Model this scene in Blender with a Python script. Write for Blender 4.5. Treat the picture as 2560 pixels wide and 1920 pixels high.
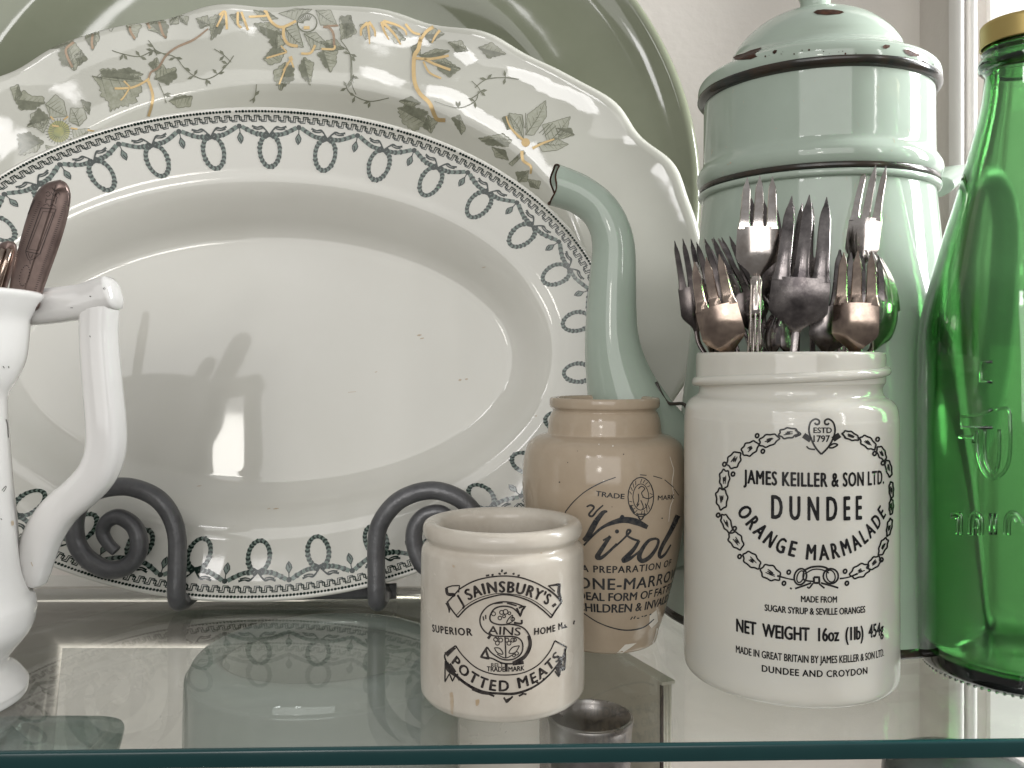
import bpy, bmesh, math, random
from mathutils import Vector, Matrix
from mathutils.bvhtree import BVHTree
from math import sin, cos, pi, radians, sqrt, atan2, hypot
random.seed(7)
scene = bpy.context.scene
COL = scene.collection
for o in list(bpy.data.objects):
    bpy.data.objects.remove(o)

# ------------------------------------------------------------------ camera, world, lamps, exposure
F, CX, CY, H = 2200.0, 1280.0, 900.0, 122.0        # focal length (in 2560ths of the frame), principal column, horizon, eye height in mm
cam_d = bpy.data.cameras.new('camera')
cam = bpy.data.objects.new('camera', cam_d); COL.objects.link(cam)
cam.location = (0, 0, H*.001); cam.rotation_euler = (pi/2, 0, 0)
cam_d.sensor_width = 36.0; cam_d.lens = 36.0*F/2560
cam_d.shift_y = -60/2560
cam_d.clip_start = .01; cam_d.clip_end = 50
scene.camera = cam

w = bpy.data.worlds.new('World'); scene.world = w; w.use_nodes = True
nt = w.node_tree
bg = nt.nodes['Background']
tc = nt.nodes.new('ShaderNodeTexCoord'); sx = nt.nodes.new('ShaderNodeSeparateXYZ')
mr = nt.nodes.new('ShaderNodeMapRange'); mr.inputs['From Min'].default_value = -1; mr.inputs['From Max'].default_value = 1
cr = nt.nodes.new('ShaderNodeValToRGB')
cr.color_ramp.elements[0].position = .12; cr.color_ramp.elements[0].color = (.28, .265, .25, 1)
cr.color_ramp.elements[1].position = .85; cr.color_ramp.elements[1].color = (.72, .725, .72, 1)
e = cr.color_ramp.elements.new(.48); e.color = (.42, .415, .40, 1)
nt.links.new(tc.outputs['Generated'], sx.inputs[0]); nt.links.new(sx.outputs['Z'], mr.inputs['Value'])
nt.links.new(mr.outputs[0], cr.inputs[0]); nt.links.new(cr.outputs[0], bg.inputs['Color'])
bg.inputs['Strength'].default_value = .50

def area(name, loc, target, sx_, sy_, energy, color):
    l = bpy.data.lights.new(name, 'AREA'); l.shape = 'RECTANGLE'; l.size = sx_; l.size_y = sy_
    l.energy = energy; l.color = color
    o = bpy.data.objects.new(name, l); COL.objects.link(o); o.location = loc
    o.rotation_euler = (Vector(target)-Vector(loc)).to_track_quat('-Z', 'Y').to_euler()
    return o
area('window_light_front', (-.38, -2.55, .82), (-.1, .45, .14), 2.7, 1.9, 40, (1, .985, .965))
area('window_pane_light', (-.58, -2.33, .57), (-.16, .44, .07), .24, .28, 3.0, (1, .97, .90))
area('window_pane_light', (-.62, -2.2, 1.75), (-.06, .5, .3), .26, .26, 2.4, (1, .98, .98))
area('window_pane_light', (-1.45, -2.1, 1.70), (-.25, .5, .3), .20, .26, 1.9, (1, .98, .98))
area('window_light_side', (.85, .37, .42), (.1, .36, .1), .16, .60, 17, (.97, .99, 1))
area('window_light_far', (1.7, -1.5, .75), (.1, .35, .1), .10, .9, 4, (1, .98, .96))

scene.view_settings.view_transform = 'Standard'; scene.view_settings.look = 'None'
scene.view_settings.exposure = -0.02; scene.view_settings.gamma = 1
cy = scene.cycles
cy.max_bounces = 16; cy.transparent_max_bounces = 24; cy.transmission_bounces = 14; cy.glossy_bounces = 8
cy.use_denoising = True
cy.sample_clamp_indirect = 12

# ------------------------------------------------------------------ helpers
def P(x, y, d): return Vector(((x-CX)/F*d, d, H-(y-CY)/F*d))
def ray(x, y): return Vector(((x-CX)/F, 1, -(y-CY)/F)).normalized()
EYE = Vector((0, 0, H))
ORG = {}
def thing(name, label, cat, loc, group=None):
    o = bpy.data.objects.new(name, None); COL.objects.link(o); o.empty_display_size = .02
    o.location = Vector(loc)*.001; ORG[o.name] = Vector(loc)
    o['label'] = label; o['category'] = cat
    if group: o['group'] = group
    return o
def part(name, parent, verts, faces, mat, smooth=True, sharp=None, kind=None, label=None, mats=None, fm=None):
    org = ORG[parent.name] if parent else Vector((0, 0, 0))
    me = bpy.data.meshes.new(name)
    me.from_pydata([tuple((Vector(v)-org)*.001) for v in verts], [], faces)
    me.validate(); me.update()
    if smooth:
        me.polygons.foreach_set('use_smooth', [True]*len(me.polygons))
        if sharp: me.set_sharp_from_angle(angle=radians(sharp))
    for q in (mats or [mat]): me.materials.append(q)
    if fm: me.polygons.foreach_set('material_index', fm)
    o = bpy.data.objects.new(name, me); COL.objects.link(o)
    if parent: o.parent = parent
    ORG[o.name] = org
    if kind: o['kind'] = kind
    if label: o['label'] = label
    return o
def fixnormals(o):
    bm = bmesh.new(); bm.from_mesh(o.data); bmesh.ops.recalc_face_normals(bm, faces=bm.faces); bm.to_mesh(o.data); bm.free()

def lathe(prof, cx, cy_, n=96, shape=None, close=False):
    """prof: list of (r, z); r==0 ends become a pole."""
    V, Fc, rows = [], [], []
    for r, z in prof:
        if r <= 1e-6:
            V.append((cx, cy_, z)); rows.append([len(V)-1])
        else:
            row = []
            for i in range(n):
                a = 2*pi*i/n
                k = shape(a, z) if shape else 1
                V.append((cx+r*k*sin(a), cy_-r*k*cos(a), z)); row.append(len(V)-1)
            rows.append(row)
    for A, B in zip(rows, rows[1:]):
        if len(A) == 1 and len(B) == 1: continue
        for i in range(n):
            j = (i+1) % n
            if len(A) == 1: Fc.append((A[0], B[j], B[i]))
            elif len(B) == 1: Fc.append((A[i], A[j], B[0]))
            else: Fc.append((A[i], A[j], B[j], B[i]))
    if close:
        A, B = rows[-1], rows[0]
        for i in range(n):
            j = (i+1) % n; Fc.append((A[i], A[j], B[j], B[i]))
    return V, Fc
def catmull(pts, sub=8):
    pts = [Vector(p) for p in pts]; out = []
    for i in range(len(pts)-1):
        p0 = pts[max(i-1, 0)]; p1 = pts[i]; p2 = pts[i+1]; p3 = pts[min(i+2, len(pts)-1)]
        for k in range(sub):
            t = k/sub
            out.append(.5*((2*p1)+(p2-p0)*t+(2*p0-5*p1+4*p2-p3)*t*t+(3*p1-p0-3*p2+p3)*t**3))
    out.append(pts[-1]); return out
def smooth_prof(prof, sub=5):
    return [(max(p[0], 0), p[1]) for p in catmull([Vector((r, z, 0)) for r, z in prof], sub)]
def tube(pts, rad, n=18, caps=True, flat=None, up=None):
    """sweep; rad: list of radii (or pairs) ; flat: (sx, sy) section scale"""
    pts = [Vector(p) for p in pts]; V, Fc = [], []
    T = [(pts[min(i+1, len(pts)-1)]-pts[max(i-1, 0)]).normalized() for i in range(len(pts))]
    nrm = Vector(up) if up else (Vector((0, 0, 1)) if abs(T[0].z) < .9 else Vector((1, 0, 0)))
    nrm = (nrm-T[0]*nrm.dot(T[0])).normalized()
    for i, p in enumerate(pts):
        if i:
            q = T[i-1].rotation_difference(T[i]); nrm = q @ nrm
            nrm = (nrm-T[i]*nrm.dot(T[i])).normalized()
        b = T[i].cross(nrm)
        r = rad[i] if isinstance(rad, (list, tuple)) else rad
        fx, fy = flat or (1, 1)
        for k in range(n):
            a = 2*pi*k/n
            V.append(p+nrm*(cos(a)*r*fx)+b*(sin(a)*r*fy))
    for i in range(len(pts)-1):
        for k in range(n):
            l = (k+1) % n
            Fc.append((i*n+k, i*n+l, (i+1)*n+l, (i+1)*n+k))
    if caps:
        Fc.append(tuple(range(n-1, -1, -1))); Fc.append(tuple(range((len(pts)-1)*n, len(pts)*n)))
    return V, Fc
def lerp_list(keys, n):
    out = []
    for i in range(n):
        t = i/(n-1)*(len(keys)-1); k = min(int(t), len(keys)-2); out.append(keys[k]+(keys[k+1]-keys[k])*(t-k))
    return out
def box(x0, x1, y0, y1, z0, z1):
    V = [(x, y, z) for x in (x0, x1) for y in (y0, y1) for z in (z0, z1)]
    return V, [(0, 1, 3, 2), (4, 6, 7, 5), (0, 4, 5, 1), (2, 3, 7, 6), (0, 2, 6, 4), (1, 5, 7, 3)]
class Buf:
    def __init__(s): s.v = []; s.f = []; s.cuts = []
    def add(s, V, Fc):
        k = len(s.v); s.cuts.append((k, len(s.f))); s.v += [tuple(v) for v in V]; s.f += [tuple(i+k for i in f) for f in Fc]

# ------------------------------------------------------------------ materials
def srgb(r, g, b):
    f = lambda c: c/12.92 if c <= .04045 else ((c+.055)/1.055)**2.4
    return (f(r/255), f(g/255), f(b/255), 1)
def mat(name, color, rough=.3, metal=0, var=.0, scale=30, color2=None, bump=0, bscale=60, coat=0, ior=1.5, sss=0, rvar=0, spec=.5):
    m = bpy.data.materials.new(name); m.use_nodes = True; t = m.node_tree; p = t.nodes['Principled BSDF']
    p.inputs['Base Color'].default_value = color; p.inputs['Roughness'].default_value = rough
    p.inputs['Metallic'].default_value = metal; p.inputs['IOR'].default_value = ior
    p.inputs['Specular IOR Level'].default_value = spec
    if coat: p.inputs['Coat Weight'].default_value = coat; p.inputs['Coat Roughness'].default_value = .03
    if sss:
        p.inputs['Subsurface Weight'].default_value = sss; p.inputs['Subsurface Radius'].default_value = (1, .9, .7)
        p.inputs['Subsurface Scale'].default_value = .004
    if color2 or bump or rvar:
        c = t.nodes.new('ShaderNodeTexCoord')
    if color2:
        n = t.nodes.new('ShaderNodeTexNoise'); n.inputs['Scale'].default_value = scale; n.inputs['Detail'].default_value = 6
        n.inputs['Roughness'].default_value = .65
        r = t.nodes.new('ShaderNodeValToRGB'); r.color_ramp.elements[0].position = .5-var; r.color_ramp.elements[1].position = .5+var
        r.color_ramp.elements[0].color = color; r.color_ramp.elements[1].color = color2
        t.links.new(c.outputs['Object'], n.inputs['Vector']); t.links.new(n.outputs['Fac'], r.inputs[0]); t.links.new(r.outputs[0], p.inputs['Base Color'])
    if rvar:
        n2 = t.nodes.new('ShaderNodeTexNoise'); n2.inputs['Scale'].default_value = scale*1.7; n2.inputs['Detail'].default_value = 5
        q = t.nodes.new('ShaderNodeMapRange'); q.inputs['From Min'].default_value = .3; q.inputs['From Max'].default_value = .7
        q.inputs['To Min'].default_value = max(rough-rvar, .02); q.inputs['To Max'].default_value = rough+rvar
        t.links.new(c.outputs['Object'], n2.inputs['Vector']); t.links.new(n2.outputs['Fac'], q.inputs[0]); t.links.new(q.outputs[0], p.inputs['Roughness'])
    if bump:
        b = t.nodes.new('ShaderNodeBump'); b.inputs['Strength'].default_value = bump; b.inputs['Distance'].default_value = .001
        n3 = t.nodes.new('ShaderNodeTexNoise'); n3.inputs['Scale'].default_value = bscale; n3.inputs['Detail'].default_value = 3
        t.links.new(c.outputs['Object'], n3.inputs['Vector']); t.links.new(n3.outputs['Fac'], b.inputs['Height']); t.links.new(b.outputs[0], p.inputs['Normal'])
    return m
def thin_glass(name, tint, f0=.04, rough=.0, diffuse=None, dmix=0, dust=0):
    """sheet glass: Schlick mirror over a clear, slightly tinted pane (no bending of light)"""
    m = bpy.data.materials.new(name); m.use_nodes = True; t = m.node_tree; t.nodes.clear()
    L = t.links.new; N = t.nodes.new
    out = N('ShaderNodeOutputMaterial'); g = N('ShaderNodeNewGeometry')
    dt = N('ShaderNodeVectorMath'); dt.operation = 'DOT_PRODUCT'; L(g.outputs['Normal'], dt.inputs[0]); L(g.outputs['Incoming'], dt.inputs[1])
    ab = N('ShaderNodeMath'); ab.operation = 'ABSOLUTE'; L(dt.outputs['Value'], ab.inputs[0])
    om = N('ShaderNodeMath'); om.operation = 'SUBTRACT'; om.inputs[0].default_value = 1; L(ab.outputs[0], om.inputs[1])
    pw = N('ShaderNodeMath'); pw.operation = 'POWER'; pw.inputs[1].default_value = 5; L(om.outputs[0], pw.inputs[0])
    ml = N('ShaderNodeMath'); ml.operation = 'MULTIPLY_ADD'; ml.inputs[1].default_value = .68-f0; ml.inputs[2].default_value = f0; L(pw.outputs[0], ml.inputs[0])
    tr = N('ShaderNodeBsdfTransparent'); tr.inputs[0].default_value = tint
    gl = N('ShaderNodeBsdfGlossy'); gl.inputs['Roughness'].default_value = rough; gl.inputs['Color'].default_value = (1, 1, 1, 1)
    under = tr.outputs[0]
    if dmix:
        df = N('ShaderNodeBsdfDiffuse'); df.inputs[0].default_value = diffuse
        mx0 = N('ShaderNodeMixShader'); mx0.inputs[0].default_value = dmix; L(tr.outputs[0], mx0.inputs[1]); L(df.outputs[0], mx0.inputs[2]); under = mx0.outputs[0]
    if dust:      # faint dust film and wiped smears
        tcn = N('ShaderNodeTexCoord'); nz = N('ShaderNodeTexNoise'); nz.inputs['Scale'].default_value = 24; nz.inputs['Detail'].default_value = 8; nz.inputs['Distortion'].default_value = 1.5
        L(tcn.outputs['Object'], nz.inputs['Vector']); rg = N('ShaderNodeMapRange'); rg.inputs['From Min'].default_value = .42; rg.inputs['From Max'].default_value = .72; rg.inputs['To Max'].default_value = dust
        L(nz.outputs['Fac'], rg.inputs['Value']); df2 = N('ShaderNodeBsdfDiffuse'); df2.inputs[0].default_value = (.7, .68, .64, 1)
        mx1 = N('ShaderNodeMixShader'); L(rg.outputs[0], mx1.inputs[0]); L(under, mx1.inputs[1]); L(df2.outputs[0], mx1.inputs[2]); under = mx1.outputs[0]
    mx = N('ShaderNodeMixShader'); L(ml.outputs[0], mx.inputs[0]); L(under, mx.inputs[1]); L(gl.outputs[0], mx.inputs[2]); L(mx.outputs[0], out.inputs[0])
    return m
def real_glass(name, color, rough=0, ior=1.5, absorb=None, dens=0):
    m = bpy.data.materials.new(name); m.use_nodes = True; t = m.node_tree; p = t.nodes['Principled BSDF']
    p.inputs['Base Color'].default_value = color; p.inputs['Roughness'].default_value = rough; p.inputs['IOR'].default_value = ior
    p.inputs['Transmission Weight'].default_value = 1
    if rough: p.inputs['Coat Weight'].default_value = 1; p.inputs['Coat Roughness'].default_value = .02
    if absorb:
        v = t.nodes.new('ShaderNodeVolumeAbsorption'); v.inputs['Color'].default_value = absorb; v.inputs['Density'].default_value = dens
        t.links.new(v.outputs[0], t.nodes['Material Output'].inputs['Volume'])
    return m

M = {}
M['wall'] = mat('wall_paint', (.66, .615, .57, 1), .7, color2=(.60, .56, .515, 1), var=.2, scale=7, bump=.35, bscale=140)
M['trim'] = mat('trim_paint', (.72, .69, .66, 1), .45, color2=(.68, .65, .62, 1), var=.2, scale=14)
M['shelf'] = thin_glass('shelf_glass', (.965, .985, .977, 1), .04, dust=.05)
M['shelf_edge'] = mat('polished_glass_edge', (.008, .038, .040, 1), .18, color2=(.012, .055, .056, 1), var=.25, scale=9, rvar=.08)
M['iron'] = mat('satin_grey_iron', (.165, .165, .17, 1), .36, metal=.35, color2=(.10, .10, .105, 1), var=.18, scale=75, bump=.35, bscale=260, rvar=.08)
M['ironstone'] = mat('ivory_ironstone_glaze', (.73, .717, .66, 1), .05, color2=(.69, .675, .61, 1), var=.22, scale=11, bump=.10, bscale=16, rvar=.02)
M['ironstone2'] = mat('warm_ironstone_glaze', (.585, .578, .515, 1), .045, color2=(.52, .515, .455, 1), var=.2, scale=9, bump=.30, bscale=22, rvar=.02)
M['sage'] = mat('sage_platter_glaze', (.195, .21, .145, 1), .05, color2=(.235, .25, .18, 1), var=.18, scale=10, bump=.45, bscale=9, rvar=.02)
M['print_green'] = mat('green_black_transfer', (.012, .026, .020, 1), .12)
M['print_mid'] = mat('pale_green_transfer', (.15, .20, .17, 1), .1)
M['black_ink'] = mat('black_print', (.011, .011, .013, 1), .22, color2=(.026, .025, .024, 1), var=.12, scale=300)
M['worn_ink'] = mat('worn_black_print', (.016, .013, .013, 1), .26, color2=(.06, .05, .045, 1), var=.10, scale=420)
M['virol_ink'] = mat('blue_black_print', (.022, .026, .032, 1), .25, color2=(.07, .066, .062, 1), var=.13, scale=420)
M['leaf_print'] = mat('olive_leaf_transfer', (.29, .295, .22, 1), .1, color2=(.41, .41, .33, 1), var=.14, scale=240)
M['leaf_dark'] = mat('dark_leaf_transfer', (.165, .17, .125, 1), .1, color2=(.235, .24, .18, 1), var=.15, scale=240)
M['leaf_pale'] = mat('pale_leaf_transfer', (.44, .44, .365, 1), .14, color2=(.36, .365, .29, 1), var=.14, scale=240)
M['bloom'] = mat('yellow_green_transfer', (.42, .40, .17, 1), .2, color2=(.3, .32, .16, 1), var=.12, scale=200)
M['gilt'] = mat('gilding', (.60, .45, .23, 1), .40, metal=.55, color2=(.48, .34, .17, 1), var=.2, scale=120)
M['gilt_brown'] = mat('brown_gilding', (.29, .215, .15, 1), .3, metal=.5, color2=(.22, .16, .11, 1), var=.2, scale=120)
M['milk'] = mat('milk_glass', (.71, .69, .62, 1), .09, color2=(.68, .655, .585, 1), var=.25, scale=12, bump=.03, bscale=30, sss=.25)
M['potted'] = mat('cream_stoneware', (.67, .62, .54, 1), .20, color2=(.55, .49, .41, 1), var=.20, scale=45, bump=.14, bscale=75, rvar=.10)
M['tan'] = mat('tan_stoneware', (.49, .40, .30, 1), .12, color2=(.41, .325, .235, 1), var=.2, scale=30, bump=.10, bscale=55, rvar=.06)
M['chip'] = mat('pale_chip', (.72, .68, .60, 1), .5)
M['stain'] = mat('brown_stain', (.47, .35, .22, 1), .3, color2=(.58, .50, .40, 1), var=.15, scale=200)
M['enamel'] = mat('pale_green_enamel', (.43, .505, .43, 1), .07, color2=(.395, .465, .39, 1), var=.16, scale=26, bump=.10, bscale=14, rvar=.04)
M['enamel_edge'] = mat('dark_enamel_edge', (.018, .028, .028, 1), .2, color2=(.055, .035, .022, 1), var=.2, scale=60)
M['rust'] = mat('rusty_chip', (.018, .011, .008, 1), .6, spec=.2, color2=(.085, .032, .015, 1), var=.16, scale=170, bump=.4, bscale=400)
M['green_glass'] = real_glass('green_bottle_glass', (.97, 1, .97, 1), .08, 1.5, (.15, .57, .13, 1), 430)
M['brass'] = mat('gold_lacquer', (.56, .43, .16, 1), .42, metal=.6, color2=(.47, .35, .12, 1), var=.2, scale=20)
M['jug'] = mat('white_ironstone_glaze', (.78, .765, .745, 1), .09, color2=(.73, .715, .69, 1), var=.2, scale=18, bump=.10, bscale=26, rvar=.03)
M['speck'] = mat('dark_speck', (.05, .045, .04, 1), .4)
M['silver'] = mat('polished_silver', (.76, .71, .68, 1), .17, metal=1, color2=(.45, .39, .35, 1), var=.16, scale=70, rvar=.06, bump=.04, bscale=200)
M['tarnish'] = mat('tarnished_silver', (.085, .075, .077, 1), .24, metal=1, color2=(.42, .38, .37, 1), var=.14, scale=70, rvar=.08, bump=.05, bscale=200)
M['blackened'] = mat('blackened_silver', (.05, .045, .047, 1), .27, metal=1, color2=(.22, .19, .18, 1), var=.18, scale=70, rvar=.08)
M['copper'] = mat('brown_worn_plate', (.60, .475, .39, 1), .20, metal=1, color2=(.22, .165, .145, 1), var=.13, scale=60, rvar=.07, bump=.04, bscale=160)
M['bronze'] = mat('brown_patina_silver', (.30, .225, .20, 1), .38, metal=.8, color2=(.15, .105, .095, 1), var=.16, scale=50, rvar=.06)
M['engraving'] = mat('dark_engraving', (.035, .022, .02, 1), .5)
M['tray'] = mat('satin_tray_metal', (.58, .53, .47, 1), .13, metal=1, color2=(.46, .42, .37, 1), var=.25, scale=14, rvar=.05)
M['tray_face'] = mat('dull_tray_face', (.87, .80, .73, 1), .28, metal=.2, color2=(.79, .73, .66, 1), var=.2, scale=16, rvar=.06)
M['clear_jar'] = thin_glass('grey_jar_glass', (.76, .80, .77, 1), .06, diffuse=(.47, .50, .46, 1), dmix=.6)
M['dish_glass'] = thin_glass('thick_dish_glass', (.62, .70, .67, 1), .09, diffuse=(.20, .23, .21, 1), dmix=.28)
M['pewter'] = mat('dull_pewter', (.42, .39, .38, 1), .36, metal=1, color2=(.30, .27, .27, 1), var=.15, scale=60, rvar=.1)
M['divider'] = mat('cream_divider_paint', (.60, .55, .46, 1), .45, color2=(.55, .50, .41, 1), var=.2, scale=25)
M['dark_glass'] = mat('smoked_glass', (.05, .058, .055, 1), .08, color2=(.10, .11, .105, 1), var=.2, scale=40)

# ------------------------------------------------------------------ decals: flat print laid on a surface
def bvh_of(*VF):
    V, Fc = [], []
    for v, f in VF:
        k = len(V); V += [Vector(p) for p in v]; Fc += [tuple(i+k for i in q) for q in f]
    return BVHTree.FromPolygons(V, Fc)
class Print:
    k = 1.0
    """collects print shapes; points come in as photograph columns/rows and land on the surface along the sight line"""
    def __init__(s, bvh, off=.12, Z=(0, 0, 1)):
        s.b = bvh; s.off = off; s.buf = Buf(); s.Z = Z
    def px(s, p): return (s.Z[0]+p[0]/s.Z[2], s.Z[1]+p[1]/s.Z[2])
    def hit(s, x, y):
        d = ray(x, y); h = s.b.ray_cast(EYE, d)
        if h[0] is None: return None
        n = h[1]
        if n.dot(d) > 0: n = -n
        return h[0]+n*s.off
    def ribbon(s, pts, wpx, curve=True, seg=3.0, closed=False):
        """pts in local photo units, width in source px (number or list along the stroke)"""
        p = [Vector((*s.px(q), 0)) for q in pts]
        if closed: p.append(p[0])
        if curve and len(p) > 2: p = catmull(p, 6)
        out = [p[0]]; ws = []
        for a, b in zip(p, p[1:]):
            L = (b-a).length; k = max(1, int(L/seg))
            for i in range(1, k+1): out.append(a+(b-a)*(i/k))
        n = len(out); W = [wpx*s.k]*n if not isinstance(wpx, (list, tuple)) else [q*s.k for q in lerp_list(list(wpx), n)]
        V = []; ok = []
        for i, q in enumerate(out):
            t = out[min(i+1, n-1)]-out[max(i-1, 0)]
            if t.length < 1e-6: t = Vector((1, 0, 0))
            m = Vector((-t.y, t.x, 0)).normalized()*W[i]*.5
            a = s.hit(q.x+m.x, q.y+m.y); b = s.hit(q.x-m.x, q.y-m.y)
            ok.append(a is not None and b is not None); V += [a or Vector(), b or Vector()]
        Fc = [(2*i, 2*i+1, 2*i+3, 2*i+2) for i in range(n-1) if ok[i] and ok[i+1]
              and (V[2*i]-V[2*i+2]).length < 12 and (V[2*i]-V[2*i+1]).length < 12]
        if Fc: s.buf.add(V, Fc)
    def ell(s, cx, cy_, rx, ry, wpx, rot=0, a0=0, a1=360, n=20):
        c, q = cos(radians(rot)), sin(radians(rot)); pts = []
        for i in range(n+1):
            a = radians(a0+(a1-a0)*i/n); x, y = rx*cos(a), ry*sin(a); pts.append((cx+x*c-y*q, cy_+x*q+y*c))
        s.ribbon(pts, wpx, curve=False)
    def fill(s, pts, curve=False, wob=0):
        p = [Vector((*s.px(q), 0)) for q in pts]
        if curve: p = catmull(p+[p[0]], 5)[:-1]
        p2_ = []
        for a, b in zip(p, p[1:]+p[:1]):
            k = max(1, int((b-a).length/5)); p2_ += [a+(b-a)*(i/k) for i in range(k)]
        p = p2_; c = sum(p, Vector())/len(p); n = len(p); V = []
        R = max((q-c).length for q in p); nr = max(2, min(7, int(R/6))); rings = [1-k/nr for k in range(nr)]
        for r in rings:
            for q in p:
                x = c+(q-c)*r; h = s.hit(x.x, x.y); tr = 1.0
                while h is None and tr > .1: tr -= .1; y_ = c+(x-c)*tr; h = s.hit(y_.x, y_.y)
                if h is None: return
                V.append(h)
        h = s.hit(c.x, c.y)
        if h is None: return
        V.append(h); Fc = []
        for k in range(nr-1):
            for i in range(n):
                j = (i+1) % n; Fc.append((k*n+i, k*n+j, (k+1)*n+j, (k+1)*n+i))
        for i in range(n): Fc.append(((nr-1)*n+i, (nr-1)*n+(i+1) % n, nr*n))
        s.buf.add(V, Fc)
    def disc(s, cx, cy_, r): s.fill([(cx+r*cos(a*pi/5), cy_+r*sin(a*pi/5)) for a in range(10)])
    def split(s, name, parent, m):
        for (v0, f0), (v1, f1) in zip(s.buf.cuts, s.buf.cuts[1:]+[(len(s.buf.v), len(s.buf.f))]):
            part(name, parent, s.buf.v[v0:v1], [tuple(i-v0 for i in f) for f in s.buf.f[f0:f1]], m)
    def make(s, name, parent, m, **k):
        return part(name, parent, s.buf.v, s.buf.f, m, smooth=True, **k)

_TXT = {}
def text_shape(string, bold, track=1.0):
    key = (string, bold, track)
    if key in _TXT: return _TXT[key]
    def tris(st):
        c = bpy.data.curves.new('t', 'FONT'); c.body = st; c.size = 1; c.offset = 0; c.space_character = track; c.resolution_u = 3; c.fill_mode = 'FRONT'
        o = bpy.data.objects.new('t', c); COL.objects.link(o)
        dg = bpy.context.evaluated_depsgraph_get(); me = bpy.data.meshes.new_from_object(o.evaluated_get(dg))
        bpy.data.objects.remove(o); bpy.data.curves.remove(c); return me
    me = tris(string)
    h = tris('H'); ys = [v.co.y for v in h.vertices]; hb, hh = min(ys), max(ys)-min(ys); bpy.data.meshes.remove(h)
    bm = bmesh.new(); bm.from_mesh(me); bpy.data.meshes.remove(me)
    bmesh.ops.triangulate(bm, faces=bm.faces)
    for _ in range(3):
        es = [e for e in bm.edges if e.calc_length() > .3]
        if not es: break
        bmesh.ops.subdivide_edges(bm, edges=es, cuts=1); bmesh.ops.triangulate(bm, faces=bm.faces)
    xs = [v.co.x for v in bm.verts]; x0, W = min(xs), max(xs)-min(xs)
    bm.verts.index_update()
    V = [((v.co.x-x0)/W, (v.co.y-hb)/hh) for v in bm.verts]; Fc = [tuple(v.index for v in f.verts) for f in bm.faces]
    bm.free(); _TXT[key] = (V, Fc); return V, Fc
def text_on(pr, string, path, hpx, axis, bold=.0, level=False, track=1.0):
    """set a line of type along a path on a round jar (axis = (x, y)); type is laid out evenly round the wall"""
    pts = []
    for q in path:
        h = pr.hit(*pr.px(q))
        mid = path[len(path)//2]; k = 0
        while h is None and k < 40:
            k += 1; q = (q[0]+(4 if mid[0] > q[0] else -4), q[1]); h = pr.hit(*pr.px(q))
        pts.append((atan2(h.x-axis[0], -(h.y-axis[1])), h.z, hypot(h.x-axis[0], h.y-axis[1]), h.y))
    R = sum(p[2] for p in pts)/len(pts); d = sum(p[3] for p in pts)/len(pts)
    hm = hpx/pr.Z[2]*d/F
    if level:
        zz = sum(p[1] for p in pts)/len(pts); pts = [(p[0], zz, p[2], p[3]) for p in pts]
    c = [Vector((p[0]*R, p[1], 0)) for p in pts]
    if len(c) > 2: c = catmull(c, 10)
    L = [0]
    for a, b in zip(c, c[1:]): L.append(L[-1]+(b-a).length)
    V0, F0 = text_shape(string, 0, track); V2, Fc = [], []; bw = (.034+bold)*hm; bx = bw/max(L[-1], 1e-6); by = bw/hm*.6
    for dx, dy in ((-bx, 0), (bx, 0), (0, by), (0, -by)):
        k = len(V2); V2 += [(u+dx, v+dy) for u, v in V0]; Fc += [tuple(i+k for i in f) for f in F0]
    V = []
    for u, v in V2:
        s_ = u*L[-1]; k = 0
        while k < len(L)-2 and L[k+1] < s_: k += 1
        t = (s_-L[k])/max(L[k+1]-L[k], 1e-6); q = c[k]+(c[k+1]-c[k])*t
        g = (c[min(k+2, len(c)-1)]-c[max(k-1, 0)]).normalized(); m = Vector((-g.y, g.x, 0)); q = q+m*(v*hm)
        th = q.x/R; dr = Vector((sin(th), -cos(th), 0)); o = Vector((axis[0], axis[1], q.y))+dr*300
        h = pr.b.ray_cast(o, -dr); V.append((h[0] if h[0] else Vector((axis[0], axis[1], q.y))+dr*R)+dr*pr.off)
    pr.buf.add(V, Fc)

# ------------------------------------------------------------------ setting
V, Fc = box(-620, 278, 600, 612, -420, 640)
o = part('wall', None, V, Fc, M['wall'], smooth=False); o['kind'] = 'structure'
V, Fc = box(-620, 560, 240, 612, -440, -420)
o = part('floor', None, V, Fc, M['trim'], smooth=False); o['kind'] = 'structure'
t = thing('window_casing', 'cream painted window casing with upright mouldings beside the green bottle', 'casing', (278, 560, -420))
part('jamb', t, *box(278, 310, 553, 611, -418, 640), M['wall'], smooth=False)
def post(name, x0, x1, y0, y1, m):
    n = 7; V = []; Fc = []
    for z in (-418, 640):
        for i in range(n):
            a = pi*i/(n-1); V.append(((x0+x1)/2-(x1-x0)/2*cos(a), y1-(y1-y0)*sin(a)**.6, z))
    for i in range(n-1): Fc.append((i, i+1, n+i+1, n+i))
    part(name, t, V, Fc, m)
post('moulding', 274.5, 281.5, 544, 553, M['trim'])
post('moulding', 283, 290, 545, 553, M['trim'])
part('architrave', t, *box(298, 560, 548, 575, -418, 640), M['trim'], smooth=False)

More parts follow.
